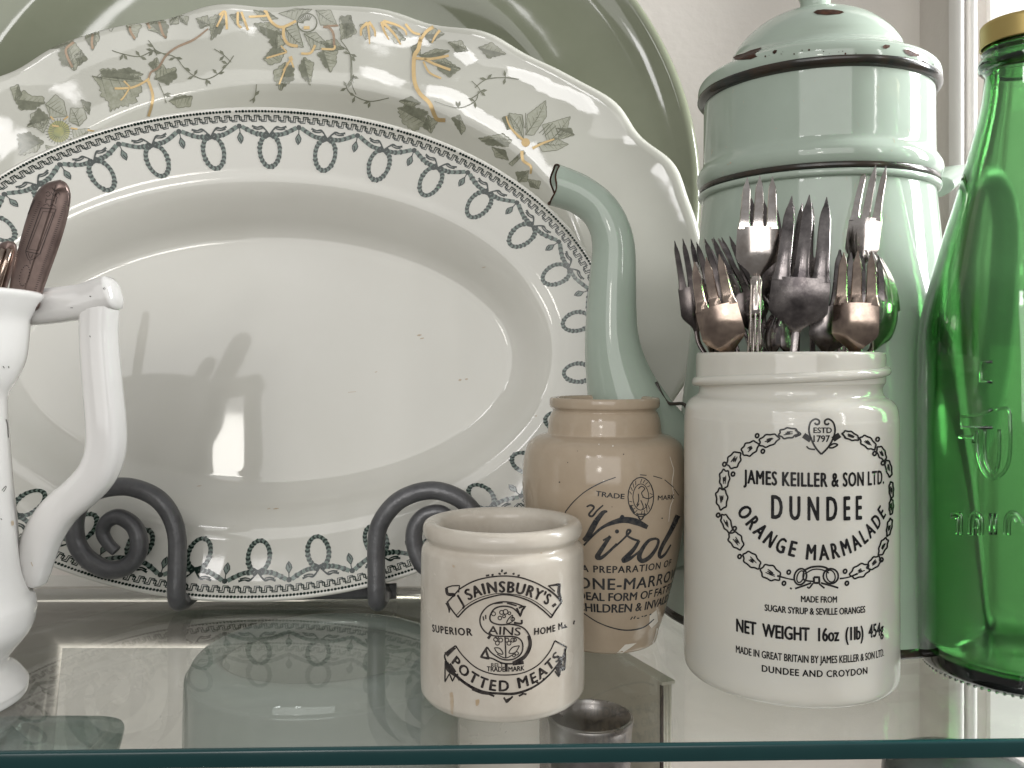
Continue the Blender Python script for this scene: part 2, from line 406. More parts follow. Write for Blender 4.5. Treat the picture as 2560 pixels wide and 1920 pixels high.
# glass shelf, turned a little from the lens
t = thing('glass_shelf', 'clear glass shelf with dark green polished front edge carrying all the crockery', 'shelf', (0, 280, 0))
yw = radians(1.6)
def rot(V, c=(0, 280), a=yw):
    return [(c[0]+(v[0]-c[0])*cos(a)-(v[1]-c[1])*sin(a), c[1]+(v[0]-c[0])*sin(a)+(v[1]-c[1])*cos(a), v[2]) for v in V]
V, Fc = box(-330, 250, 279.3, 506, -5.6, -.03); part('pane', t, rot(V), Fc, M['shelf'], smooth=False)
sec = []
for y_, z_ in ((279.4, -.02), (278.3, -.05), (277.8, -.3), (277.6, -.8), (277.6, -5.0), (277.8, -5.5), (278.3, -5.75), (279.4, -5.78)): sec.append((y_, z_))
V = [(x, y, z) for x in (-330, 250) for y, z in sec]; n = len(sec)
Fc = [(i, i+1, n+i+1, n+i) for i in range(n-1)]+[(n-1, 0, n, 2*n-1), tuple(range(n)), tuple(range(2*n-1, n-1, -1))]
o = part('front_edge', t, rot(V), Fc, M['shelf_edge'], sharp=50); fixnormals(o)

# ------------------------------------------------------------------ oval platters
class Platter:
    def __init__(s, cx, d0, z0, b, a, lean, prof, under, waves=None, n=240, inset=True, sexp=2.0, yaw=0):
        s.a, s.b = a, b; th = radians(lean); R_ = Matrix.Rotation(radians(yaw), 3, 'Z')
        s.U = R_ @ Vector((1, 0, 0)); s.V = R_ @ Vector((0, sin(th), cos(th))); s.N = R_ @ Vector((0, -cos(th), sin(th)))
        s.C = Vector((cx, d0, z0))+s.V*b
        s.prof, s.waves, s.inset, s.sexp = prof, waves, inset, sexp
        V, rows = [], []
        seq = prof+under[::-1]
        rings = [(q, False) for q in prof]+[(q, True) for q in under[::-1]]
        for (q, nn), und in rings:
            row = []
            for i in range(n):
                V.append(s.pt(2*pi*i/n, q, nn)); row.append(len(V)-1)
            rows.append(row)
        Fc = []
        k = len(prof)
        order = rows[:k]; orderu = rows[k:]
        for A, B in zip(order, order[1:]):
            for i in range(n): j = (i+1) % n; Fc.append((A[i], A[j], B[j], B[i]))
        last = order[-1]; V.append(s.pt(0, None, prof[-1][1])); c = len(V)-1
        for i in range(n): Fc.append((last[i], last[(i+1) % n], c))
        U = orderu[::-1]
        A, B = order[0], U[0]
        for i in range(n): j = (i+1) % n; Fc.append((A[j], A[i], B[i], B[j]))
        for A, B in zip(U, U[1:]):
            for i in range(n): j = (i+1) % n; Fc.append((A[j], A[i], B[i], B[j]))
        V.append(s.pt(0, None, under[-1][1])); c = len(V)-1; last = U[-1]
        for i in range(n): Fc.append((last[(i+1) % n], last[i], c))
        s.VF = (V, Fc)
    def pt(s, ph, q, nn):
        if q is None: u = v = 0
        else:
            if s.inset and q < 80: aa, bb = s.a-q*.86, s.b-q*.95
            elif s.inset: k = (200-q)/120; aa, bb = (s.a-80*.86)*k, (s.b-80*.95)*k
            else: aa, bb = s.a*q, s.b*q
            u, v = aa*cos(ph), bb*sin(ph)
            if s.waves:
                amp, k, dn = s.waves; f = (q if not s.inset else 1-q/s.b)
                g = max(0, f)**7*(cos(k*ph)+.45*cos((k*1.5+1)*ph+1.2)); sc = 1+amp*g; u *= sc; v *= sc; nn = nn+dn*g
        if s.inset and nn < -5.2: v -= min(1, (-nn-5.2)/14)*3.2
        return s.C+s.U*u+s.V*v+s.N*nn
    def at(s, ph, dl, off=.13):
        pr = s.prof; nn = pr[-1][1]
        for (q0, n0), (q1, n1) in zip(pr, pr[1:]):
            if q0 <= dl <= q1: nn = n0+(n1-n0)*(dl-q0)/(q1-q0); break
        return s.pt(ph, dl, nn+off)

# sage charger at the back
prof = [(1, 0), (.994, 2.2), (.985, 3.0), (.972, 2.2), (.955, -.5), (.90, -4), (.80, -8), (.72, -11), (.69, -13), (.65, -18), (.60, -23), (.52, -25), (.3, -25.5), (.12, -25.6)]
under = [(.996, -3), (.95, -7), (.75, -16), (.66, -24), (.62, -30), (.58, -29.5), (.2, -29.5)]
ch = Platter(-128, 491, 1.0, 234, 243, 11, prof, under, inset=False)
t = thing('charger', 'large round sage green glazed charger leaning against the wall behind both platters', 'platter', (-128, 491, 0))
part('dish', t, *ch.VF, M['sage'])

# ivory floral platter, scalloped
prof = [(1, 0), (.993, 1.2), (.985, 1.3), (.97, .5), (.94, -1.2), (.88, -3.2), (.80, -5.4), (.735, -7.2), (.715, -8.2), (.69, -12), (.66, -17), (.62, -22), (.57, -24.5), (.5, -25.2), (.3, -25.5), (.12, -25.6)]
under = [(.996, -3), (.94, -7), (.75, -13), (.66, -22), (.60, -27), (.56, -26), (.2, -26)]
p2 = Platter((672-1280)/F*500, 455, 1.0, 177, 250, 15, prof, under, waves=(.0075, 18, .8), inset=False, n=320)
t = thing('floral_platter', 'scalloped ivory platter with olive flowers and gilt stems behind the wreath bordered platter', 'platter', ((672-1280)/F*500, 455, 0))
part('dish', t, *p2.VF, M['ironstone2'])
b2 = bvh_of(p2.VF)
ZA, ZB, ZC = (0, 0, 2.37), (850, 0, 2.37), (480, 0, 4.254)
lf = Print(b2, .10, ZA); lo = Print(b2, .17, ZA); pale = Print(b2, .10, ZA); bl = Print(b2, .15, ZA); gi = Print(b2, .24, ZA); gb = Print(b2, .22, ZA); dk = Print(b2, .13, ZA)
def leaf(Z, pts, src=None, vein=True, target=None):
    tg = target or lf; tg.Z = Z; lo.Z = Z; dk.Z = Z
    P_ = [Vector((*p, 0)) for p in pts]; out = []
    n = len(P_); c = sum(P_, Vector())/n; rnd = random.Random(int(c.x*3+c.y))
    for i in range(n):
        a, b = P_[i], P_[(i+1) % n]; L = (b-a).length; k = max(1, int(L/13))
        for j in range(k):
            q = a+(b-a)*(j/k); s_ = 1.0 if j == 0 else (1.0+.11*rnd.random() if j % 2 else .98-.10*rnd.random()); q = c+(q-c)*(s_ if target is None else 1+(s_-1)*.35); out.append(q)
    tg.fill([(q.x, q.y) for q in out]); lo.ribbon([(q.x, q.y) for q in out], 1.2, curve=False, closed=True)
    tip = max(out, key=lambda q: (q-c).length); base = max(out, key=lambda q: (q-tip).length); ax_ = (tip-base); nn = Vector((-ax_.y, ax_.x, 0)).normalized()
    if target is None:                # one half of the leaf is engraved darker
        side = 1 if rnd.random() < .5 else -1; k0 = out.index(tip); ro = out[k0:]+out[:k0]
        half = [q for q in ro if (q-base).dot(nn)*side > 0]
        if len(half) > 3: dk.fill([(q.x, q.y) for q in [tip*.98+c*.02]+[q*.94+c*.06 for q in half]+[base*.95+c*.05]])
    lo.ribbon([tuple(base.xy), tuple(((base+tip)/2+nn*ax_.length*.04).xy), tuple(tip.xy)], [2.2, 1.6, .6])
    for k in range(9):
        m_ = base+ax_*(.1+.08*k); e_ = min(out, key=lambda q: (q-(m_+ax_*.22+nn*(1 if k % 2 else -1)*ax_.length*.4)).length); e_ = m_+(e_-m_)*rnd.uniform(.55, .95)
        lo.ribbon([tuple(m_.xy), tuple(e_.xy)], [1.5, .4], curve=False)
A_leaves = [
 [(545,450),(600,470),(600,410),(670,405),(740,430),(760,420),(835,470),(840,530),(800,610),(740,625),(655,665),(640,600),(600,575),(590,510)],
 [(930,420),(965,380),(985,410),(1040,400),(1050,460),(1000,505),(960,490),(915,470)],
 [(345,330),(380,250),(440,250),(500,320),(480,370),(440,420),(400,390),(370,390)],
 [(500,180),(585,150),(590,230),(550,300),(510,240)], [(290,290),(380,240),(440,235),(380,285)],
 [(730,105),(790,95),(840,150),(800,240),(760,190)], [(850,110),(960,90),(1000,150),(985,230),(930,190),(880,180)],
 [(1060,90),(1120,100),(1110,150),(1070,130)], [(1240,110),(1300,80),(1340,130),(1310,190),(1250,240)], [(620,140),(690,130),(660,190)],
 [(95,600),(140,535),(190,570),(250,570),(270,610),(200,650),(120,650)], [(100,800),(170,780),(260,840),(220,900),(120,920)],
 [(1505,140),(1600,130),(1680,200),(1600,230),(1540,190)], [(1560,350),(1620,270),(1700,300),(1660,370),(1600,385)],
 [(1620,420),(1690,370),(1740,400),(1745,470),(1660,535),(1625,480)], [(1770,400),(1800,340),(1860,370),(1850,440),(1840,505),(1790,460)],
 [(1880,320),(1930,290),(2000,300),(1990,380),(1960,430),(1920,390)], [(1000,600),(1060,560),(1140,570),(1130,630),(1060,640)],
 [(1360,90),(1420,75),(1440,130),(1400,150)], [(1500,60),(1590,70),(1650,110),(1560,125)], [(1640,180),(1690,260),(1640,300),(1590,250)], [(1900,250),(1990,230),(2040,290),(1960,310)], [(230,640),(300,700),(250,760),(160,750)], [(420,820),(500,850),(450,900),(390,870)],
 [(640,430),(760,400),(850,440),(800,470),(700,470)], [(880,380),(930,340),(960,400),(920,430)], [(440,330),(480,300),(520,350),(470,390)], [(700,70),(760,60),(790,95),(730,110)], [(1000,90),(1060,80),(1060,140),(1010,150)], [(1160,110),(1230,90),(1240,150),(1190,170)], [(60,520),(110,500),(130,560),(90,600)], [(480,590),(540,610),(530,680),(500,650)], [(2010,110),(2080,90),(2100,190),(2020,240)]]
for l in A_leaves: leaf(ZA, l)
for l in [[(270,620),(330,560),(380,600),(400,690),(300,700)], [(420,640),(500,640),(515,700),(470,750),(410,720)], [(180,680),(230,650),(290,720),(260,790),(190,740)],
          [(270,860),(350,880),(330,930),(280,915)], [(430,770),(530,760),(500,830),(440,850)],
          [(1650,80),(1750,50),(1850,55),(1760,125)], [(1870,60),(1960,60),(2000,150),(1900,150)], [(1690,170),(1760,140),(1800,280),(1720,280)], [(1800,200),(1870,190),(1960,280),(1850,300)]]:
    leaf(ZA, l, target=pale)
bl.Z = ZA; bl.disc(350, 780, 66)
lo.Z = ZA
for k in range(26):
    a = k*2*pi/26; lo.ribbon([(350+30*cos(a), 780+30*sin(a)), (350+80*cos(a), 780+78*sin(a))], 1.4, curve=False)
lo.ell(1820, 135, 58, 55, 3.2)
for k in range(9):
    a = pi*1.05+k*.24; lo.ribbon([(1820+22*cos(a), 140+20*sin(a)), (1820+52*cos(a), 138+48*sin(a))], 2.2, curve=False)
B_leaves = [
 [(470,330),(560,290),(650,300),(600,340),(500,345)], [(540,350),(620,345),(715,410),(650,460),(590,420)], [(340,640),(400,620),(520,660),(500,740),(440,780),(370,730)],
 [(660,700),(710,680),(745,760),(720,800)], [(820,280),(900,250),(985,320),(880,345)], [(820,820),(960,790),(1020,830),(1000,870),(880,860)],
 [(1000,970),(1085,890),(1100,905),(1020,985)], [(115,150),(175,125),(215,200),(150,240)], [(240,150),(330,160),(390,230),(330,260)], [(480,205),(560,165),(620,200),(540,255)], [(0,100),(60,90),(100,190),(40,230)],
 [(640,250),(720,240),(760,300),(690,310)], [(420,280),(470,250),(480,320),(430,340)], [(350,600),(420,570),(480,610),(420,640)], [(520,680),(580,720),(540,790),(490,750)], [(960,700),(1000,680),(1030,760),(990,770)], [(1280,760),(1370,760),(1390,800),(1300,830)], [(900,870),(980,890),(1000,950),(920,930)],
 [(1040,1020),(1120,1010),(1110,1075),(1060,1080)], [(1110,1060),(1190,1075),(1180,1120),(1130,1110)]]
for l in B_leaves: leaf(ZB, l)
for l in [[(1000,670),(1080,680),(1090,830),(1050,820)], [(1110,680),(1220,595),(1225,690),(1150,800),(1100,800)], [(1200,740),(1365,690),(1340,800),(1230,850)], [(1170,850),(1280,820),(1355,855),(1290,890),(1200,900)]]:
    leaf(ZB, l, target=pale)
lo.Z = ZB
for p in [(1065,690,1085,760), (1080,680,1092,760), (1100,670,1098,760), (1200,800,1260,730), (1215,805,1280,745), (1180,790,1240,735)]: lo.ribbon([p[:2], p[2:]], 1.8, curve=False)
# vines
def vine(Z, pts, every=2):
    lo.Z = Z; dk.Z = Z; lo.ribbon(pts, 2.2)
    for i, p in enumerate(pts[1:-1]):
        for sgn in (-1, 1):
            a = random.uniform(0, 6.28); r = 26
            dk.fill([(p[0], p[1]), (p[0]+r*cos(a-.35), p[1]+r*sin(a-.35)), (p[0]+1.7*r*cos(a), p[1]+1.7*r*sin(a)), (p[0]+r*cos(a+.35), p[1]+r*sin(a+.35))])
for v_ in [[(665,300),(730,320),(830,335),(910,300),(960,315),(1040,340),(1090,400),(1150,450),(1220,470),(1290,440),(1350,380),(1385,330)], [(940,490),(970,560),(985,610)],
          [(1520,500),(1510,570),(1480,600)], [(2020,240),(2075,330),(2080,480),(2110,560)], [(880,240),(910,280),(930,330)], [(1270,290),(1330,330),(1370,370)]]: vine(ZA, v_)
for v_ in [[(0,270),(60,320),(70,450),(40,520),(90,570),(180,600),(290,580)], [(560,600),(700,640),(800,600),(820,540)], [(800,520),(870,470),(980,460),(1060,470)], [(780,480),(830,540),(770,590)]]: vine(ZB, v_)
# gilding
def gold(Z, pts, w_, g=None): (g or gi).Z = Z; (g or gi).ribbon(pts, w_)
gold(ZA, [(1235,170),(1150,235),(1050,280),(985,330),(940,400),(895,430),(880,470)], [3.5, 6, 5.5, 5.5, 5], gb)
for l in [[(440,250),(390,300),(430,400)], [(560,170),(545,240),(550,290)], [(800,110),(770,170),(800,230)], [(860,110),(890,170)], [(940,120),(965,200),(985,225)]]: gold(ZA, l, 6, gb)
for l, w_ in [([(885,465),(850,490),(780,520),(680,525)], 5.5), ([(770,520),(735,575),(715,595)], 4), ([(770,515),(735,480)], 4), ([(880,480),(905,560),(900,620),(880,690)], 7),
   ([(1300,90),(1335,72),(1345,175)], 6), ([(1325,80),(1285,160)], 5), ([(1410,70),(1410,140),(1430,165)], 6), ([(1430,70),(1470,178)], 6), ([(1475,100),(1580,92),(1565,62)], 5.5),
   ([(1575,65),(1610,130),(1670,162),(1755,125)], 7), ([(1682,165),(1682,220),(1710,262),(1765,275)], 7.5), ([(1785,318),(1840,315),(1868,268)], 6), ([(1905,290),(1975,292),(1985,270)], 5.5),
   ([(1580,345),(1700,310)], 4.5), ([(1700,310),(1665,272)], 4), ([(1725,350),(1680,420)], 5), ([(1722,350),(1740,400)], 4.5), ([(1655,500),(1705,370)], 4), ([(1720,335),(1728,360)], 9), ([(1800,165),(1835,165)], 8)]:
    gold(ZA, l, w_)
gold(ZA, [(1915,160),(1950,165),(1975,200),(1980,270)], 6, gb); gold(ZA, [(1935,155),(2005,152)], 5, gb)
for p in [(300,690,320,712), (380,710,405,690), (310,745,350,750), (420,760,460,765), (520,770,560,778)]: gold(ZA, [p[:2], p[2:]], 4)
for l, w_ in [([(165,135),(128,170),(125,212)], [8, 5]), ([(165,140),(172,200),(176,262)], [8, 5, 3]), ([(172,130),(205,180),(208,218)], [7, 4]), ([(248,128),(260,180),(290,235)], [8, 4]), ([(250,128),(320,200),(360,265)], [8, 4]),
   ([(258,125),(340,150),(385,180),(395,210)], [7, 4]), ([(388,142),(430,190),(475,205)], 6), ([(555,160),(510,190),(470,250)], [9, 7]), ([(480,220),(465,290),(440,340),(440,470),(470,550),(530,610),(560,680),(580,708),(625,712)], 10),
   ([(445,345),(540,350),(645,330)], 6.5), ([(500,350),(560,380),(655,415)], 6.5), ([(495,365),(530,430),(600,465)], 5), ([(592,180),(565,215),(545,255)], [7, 4]),
   ([(985,690),(1000,735),(1030,780),(1085,830)], [3, 7]), ([(1140,880),(1200,850),(1270,825)], [7, 4]), ([(1078,895),(1085,950),(1130,985),(1130,1030)], [8, 5])]:
    gold(ZB, l, w_)
gi.Z = ZB; gi.disc(1100, 845, 26)
pale.split('printed_petal', t, M['leaf_pale']); lf.split('printed_leaf', t, M['leaf_print']); dk.make('leaf_shading_print', t, M['leaf_dark'], kind='stuff')
lo.make('engraved_line_print', t, M['leaf_dark'], kind='stuff'); bl.make('flower_centre_print', t, M['bloom']); gb.split('brown_stem', t, M['gilt_brown']); gi.split('gilt_stroke', t, M['gilt'])

# front platter with the wreath border
prof = [(0, 0), (.7, .8), (1.6, .9), (3, .2), (6, -.9), (12, -2.6), (25, -6), (31, -7.6), (33, -8.1)]
for k in range(1, 21):
    f = k/20; g = f*f*f*(f*(6*f-15)+10); prof.append((33+f*37, -8.1-1.6*f*(1-f)-18.2*g))
prof += [(74, -26.35), (80, -26.4), (95, -26.45), (130, -26.5), (170, -26.5), (192, -26.5)]
under = [(.4, -2.6), (3, -5), (25, -11), (38, -15), (52, -25), (58, -31), (63, -30.5), (100, -30), (180, -30)]
p1 = Platter((655-1280)/F*450+2, 432, 3.2, 127.8, 184.5, 8, prof, under, n=256, yaw=5.2)
t = thing('wreath_platter', 'white oval platter with dark green wreath and key border standing in the iron easel', 'platter', ((655-1280)/F*450, 432, 0))
part('dish', t, *p1.VF, M['ironstone'])
# arc length table of the rim
N_ = 2880; phs = [2*pi*i/N_ for i in range(N_+1)]; S = [0]
for i in range(N_):
    q = lambda ph: Vector(((p1.a-9)*cos(ph), (p1.b-9)*sin(ph), 0))
    S.append(S[-1]+(q(phs[i+1])-q(phs[i])).length)
def ph_of(s_):
    s_ = s_ % S[-1]; lo_, hi = 0, N_
    while hi-lo_ > 1:
        m_ = (lo_+hi)//2
        if S[m_] <= s_: lo_ = m_
        else: hi = m_
    return phs[lo_]+(phs[lo_+1]-phs[lo_])*(s_-S[lo_])/(S[lo_+1]-S[lo_])
REP = 30; PER = S[-1]/REP; s_top = S[N_//4]
class Rim:
    def __init__(s, off): s.b = Buf(); s.off = off
    def p(s, x, y): return p1.at(ph_of(s_top-x), y, s.off)
    def rib(s, pts, w_, curve=True, seg=.9):
        p = [Vector((*q, 0)) for q in pts]
        if curve and len(p) > 2: p = catmull(p, 5)
        out = [p[0]]
        for a, b in zip(p, p[1:]):
            k = max(1, int((b-a).length/seg))
            for i in range(1, k+1): out.append(a+(b-a)*(i/k))
        n = len(out); W = [w_]*n if not isinstance(w_, list) else lerp_list(w_, n); V = []
        for i, q in enumerate(out):
            tt = out[min(i+1, n-1)]-out[max(i-1, 0)]; m_ = Vector((-tt.y, tt.x, 0)).normalized()*W[i]*.5
            V += [s.p(q.x+m_.x, q.y+m_.y), s.p(q.x-m_.x, q.y-m_.y)]
        s.b.add(V, [(2*i, 2*i+1, 2*i+3, 2*i+2) for i in range(n-1)]); return out
    def poly(s, pts): s.b.add([s.p(*q) for q in pts], [tuple(range(len(pts)))])
rm, rd = Rim(.12), Rim(.18)
def rope(pts, w_, step=2.0):
    out = rm.rib(pts, w_, seg=.5); acc = 0
    for i in range(1, len(out)-1):
        acc += (out[i]-out[i-1]).length
        if acc >= step:
            acc = 0; tt = (out[i+1]-out[i-1]).normalized(); nn = Vector((-tt.y, tt.x, 0)); q = out[i]
            jit = random.uniform(.8, 1.15)
            for sg in (-1, 1):
                a = q+nn*sg*w_*.56*jit; pts_ = [q-tt*.55, q+tt*.62, a+tt*1.35, a+tt*.1]
                rd.poly([(v_.x, v_.y) for v_ in pts_])
def knotloop(x):
    L = [(x+5.6*sin(a), 23.0-8.2*cos(a)) for a in [2*pi*i/22 for i in range(23)]]
    rope(L, 2.3)
    for sg in (-1, 1):     # swag from bead to knot, ribbon tail, bow
        rope([(x+sg*PER*.46, 10.4), (x+sg*PER*.34, 12.6), (x+sg*PER*.2, 14.4), (x+sg*1.2, 14.6)], 2.3)
        rd.rib([(x+sg*.4, 14.2), (x+sg*2.2, 12), (x+sg*4, 10.6), (x+sg*6.2, 10.9), (x+sg*9, 10.2)], [.6, .8, 1.2, .6, 1.2])
        rd.rib([(x+sg*3.6, 11.6), (x+sg*6, 11.9), (x+sg*8.4, 11.3)], [.5, .8, .9])
    rd.rib([(x-2.4, 13.4), (x+2.2, 16.4)], 1.3); rd.rib([(x+2.4, 13.4), (x-2.2, 16.4)], 1.3)
    b_ = x+PER/2           # bead and drop
    rd.poly([(b_+1.4*cos(k*pi/4), 10.2+1.4*sin(k*pi/4)) for k in range(8)])
    rd.rib([(b_, 10.6), (b_+.1, 14)], .5)
    D = [(b_, 13.4), (b_+1.5, 16), (b_+1.2, 17.6), (b_, 19.4), (b_-1.2, 17.6), (b_-1.5, 16), (b_, 13.4)]
    rm.poly(D[:-1]); rd.rib(D, .5, curve=False); rd.rib([(b_-.5, 16), (b_+.4, 18.6)], .7)
for k in range(REP):
    rm, rd = Rim(.12), Rim(.18); knotloop(k*PER); nf = len(rm.b.f); rm.b.add(rd.b.v, rd.b.f)
    part('printed_wreath', t, rm.b.v, rm.b.f, None, mats=[M['print_mid'], M['print_green']], fm=[0]*nf+[1]*(len(rm.b.f)-nf))
rd = Rim(.18)
for k in range(round(S[-1]/1.62)):         # beaded line
    x = k*S[-1]/round(S[-1]/1.62); r = random.uniform(.62, .78)
    if random.random() < .985: rd.poly([(x+.95*r*1.15*cos(q*pi/3), 2.7+r*sin(q*pi/3)) for q in range(6)])
part('printed_bead_line', t, rd.b.v, rd.b.f, M['print_green'], kind='stuff'); rd = Rim(.15)
nk = round(S[-1]/5.0); kp = S[-1]/nk
for k in range(nk):                        # key pattern, two parallel lines
    x = k*kp
    for dx, dy, B in ((0, 0, rd), (.95, 1.05, rd)):
        pts = [(x+dx, 7.1+dy*.7), (x+kp*.52+dx, 7.1+dy*.7), (x+kp*.52+dx, 4.7+dy*.7), (x+kp+dx, 4.7+dy*.7), (x+kp+dx, 7.1+dy*.7)]
        B.rib(pts, .55 if dx else .75, curve=False, seg=3)
part('printed_key_border', t, rd.b.v, rd.b.f, M['print_green'], kind='stuff')
sp = Print(bvh_of(p1.VF), .12)
for x, y, w_, h in [(690, 1272, 7, 3), (672, 1272, 4, 2), (1048, 838, 6, 5), (1055, 846, 5, 3), (1150, 950, 4, 6), (1166, 948, 4, 5), (940, 930, 3, 2), (498, 1215, 6, 2), (880, 980, 10, 1.2), (1210, 668, 5, 2), (455, 1300, 3, 2), (1340, 1040, 2, 4)]:
    sp.ribbon([(x-w_, y+1), (x, y), (x+w_, y-1)], [1, h, 1], seg=1.5)
sp.make('glaze_specks', t, M['stain'])

# ------------------------------------------------------------------ iron plate easel
t = thing('plate_easel', 'dark grey iron easel with scrolled ends holding the wreath bordered platter', 'plate stand', (-70, 430, 0))
dR = 421
def scroll(name, pxs, rads, yshift=0):
    pts = [P(x, y, dR) for x, y in pxs]
    z0 = 4.5; foot = Vector((pts[0].x, dR+2, z0)); 
    back = [Vector((pts[0].x, 447, z0)), Vector((pts[0].x, 436, z0)), Vector((pts[0].x, 427, z0+.1)), Vector((pts[0].x, 422.3, z0+2.2))]
    c = catmull(back+[pts[0]+Vector((0, 0, 6))]+pts[1:], 7)
    n = len(c); R = lerp_list(rads, n)
    V, Fc = tube(c, R, 16); part(name, t, V, Fc, M['iron'])
LS = [(441,1505),(442,1440),(443,1346),(426,1287),(392,1245),(340,1221),(291,1217),(236,1230),(198,1266),(186,1313),(194,1363),(224,1401),(270,1424),(312,1418),(342,1389),(348,1351),(333,1313),(297,1292),(267,1304),(257,1332),(271,1359),(291,1378)]
RS = [(941,1505),(941,1440),(941,1347),(955,1300),(989,1258),(1031,1235),(1078,1226),(1122,1234),(1164,1258),(1196,1302),(1203,1350),(1190,1398),(1150,1430),(1100,1432),(1056,1410),(1036,1360),(1038,1318),(1062,1288),(1100,1280),(1128,1300),(1134,1330),(1116,1362)]
rr = [4.3, 4.3, 4.3, 4.3, 4.4, 4.4, 4.4, 4.4, 4.4, 4.3, 4.1, 3.8, 3.2, 2.6]
scroll('scroll_arm', LS, rr); scroll('scroll_arm', RS, rr)
xl, xr = P(441, 0, dR).x, P(941, 0, dR).x
V, Fc = tube([(xl-6, 447.4, 4.5), (xr+6, 447.4, 4.5)], 4.0, 14); part('cross_bar', t, V, Fc, M['iron'])

# ------------------------------------------------------------------ cream stoneware pot
D = 322; k_ = .1464; ax = (P(1256, 0, D).x, D)
zz = lambda y, d: H-(y-CY)/F*d
pr_ = [(0, .6), (22, .6), (25.5, .15), (27.4, .6), (29.2, 2.6), (29.9, 5.5), (29.9, 20), (29.8, 42), (29.7, 52), (29.1, 54.6), (27.8, 56.0), (27.5, 56.9), (28.3, 58), (29.0, 59.2), (29.1, 61.2), (28.5, 63.0), (27.0, 63.8), (25.0, 63.6), (23.2, 62.4), (22.3, 60), (22.8, 54), (24.6, 46), (24.8, 20), (23.5, 7), (18, 4.5), (0, 4.2)]
VF = lathe(smooth_prof(pr_, 4), *ax, 112, shape=lambda a, z: 1+.004*sin(2*a+1)+.002*sin(5*a+z*.1))
t = thing('stoneware_pot', 'small cream stoneware jar lettered in black for potted meats, at the front of the shelf', 'jar', (*ax, 0))
part('body', t, *VF, M['potted'])
ZP = (1040, 1240, 2.861); bp = bvh_of(VF); pr = Print(bp, .10, ZP); pr.k = 1.7; f_ = pr.ribbon
f_([(312,665),(400,615),(500,585),(620,572),(740,582),(850,618),(945,668)], 2.2); f_([(300,868),(370,795),(460,745),(560,715),(630,705),(720,718),(820,755),(900,810),(965,870)], 2.3)
f_([(290,852),(355,785),(450,730),(560,700),(630,697),(730,708),(830,742),(910,795),(972,852)], 1.2)
f_([(312,665),(262,720),(222,762)], 2.2); f_([(222,762),(262,820),(300,868)], 2.2); f_([(218,655),(260,642),(312,640),(305,690)], 2, curve=False); f_([(218,655),(228,700),(275,705),(262,722)], [4, 5, 2])
f_([(222,762),(238,800),(238,835)], [5, 4, 1]); f_([(945,668),(1000,712),(1040,760)], 3); f_([(1040,760),(1000,815),(965,870)], 2.6); f_([(945,642),(1025,632),(1020,690),(1040,760)], [2, 4, 5, 3], curve=False); f_([(945,640),(992,682)], 2)
f_([(975,790),(1000,770)], 4); f_([(285,1070),(330,1135),(420,1220),(520,1265),(630,1280),(760,1265),(870,1210),(950,1120),(992,1035)], 1.9)
f_([(215,1180),(270,1265),(370,1350),(480,1400),(600,1412),(720,1410),(850,1360),(960,1270),(1050,1150)], [3, 4, 4.5, 3.5, 4, 3, 2.5, 2.5])
f_([(400,1385),(470,1412),(540,1420)], 1.5); f_([(740,1405),(830,1378)], 1.5)
f_([(285,1070),(210,1130),(215,1180)], 2.4); f_([(215,1135),(255,1105),(288,1085)], [8, 5, 1]); f_([(210,1180),(208,1330),(240,1270),(262,1325),(285,1275),(310,1320),(296,1270)], 2, curve=False)
f_([(222,1190),(235,1240),(290,1290)], [5, 7, 3]); f_([(240,1200),(280,1262)], 5); f_([(992,1035),(1075,1080),(1050,1150)], 2.4, curve=False); f_([(1065,1090),(1060,1240),(1030,1220),(1020,1290),(992,1252)], [3, 4, 3, 4, 2], curve=False)
f_([(1045,1150),(1010,1240)], 6); f_([(1030,1180),(1050,1250)], 4); f_([(1005,1230),(1025,1280)], 4)
# the letter S with flowers
f_([(770,790),(700,765),(610,757),(520,785),(465,850),(462,920),(500,975),(560,1000),(640,1003),(720,1010),(760,1050),(755,1120),(700,1165),(620,1168),(545,1125),(510,1080)], 2.2)
f_([(745,850),(690,800),(620,788),(560,808),(530,860),(540,900),(600,920),(690,918),(770,945),(815,1010),(820,1080),(780,1155),(710,1195),(620,1195),(540,1160),(470,1155)], 2.4)
f_([(800,1000),(813,1070),(775,1148),(690,1188)], [2, 5, 5, 2]); f_([(720,800),(745,860),(760,815),(782,790),(760,790),(735,800)], 3, curve=False); f_([(510,1080),(465,1150),(520,1163),(498,1095)], 3.4, curve=False); f_([(700,905),(752,912),(755,885)], 3)
f_([(480,860),(485,890)], 2); f_([(498,850),(500,880)], 2); f_([(650,765),(720,785)], 2.5); f_([(560,768),(620,762)], 2.5); f_([(515,1020),(540,985)], 4)
for x, y, r in [(555,842,14),(600,872,13),(640,828,17),(692,880,13),(612,832,14),(570,1025,14),(606,1030,14),(582,1052,14),(650,1030,14),(692,1030,14),(665,1052,14),(706,1028,12),(580,1010,10),(720,1125,12),(700,1140,10),(630,860,10),(668,838,10)]: pr.ell(x, y, r, r, 1.5)
f_([(636,1000),(640,1080),(642,1155)], 2.2); f_([(560,1085),(600,1090),(622,1130),(582,1120)], 1.6, closed=True); f_([(740,1070),(690,1082),(665,1122),(710,1118)], 1.6, closed=True); f_([(690,850),(660,880),(650,910),(690,895)], 1.6, closed=True); f_([(580,1130),(640,1158),(700,1130)], 1.6)
f_([(645,1198),(645,1256)], 4.5); f_([(690,1200),(770,1190)], 5)
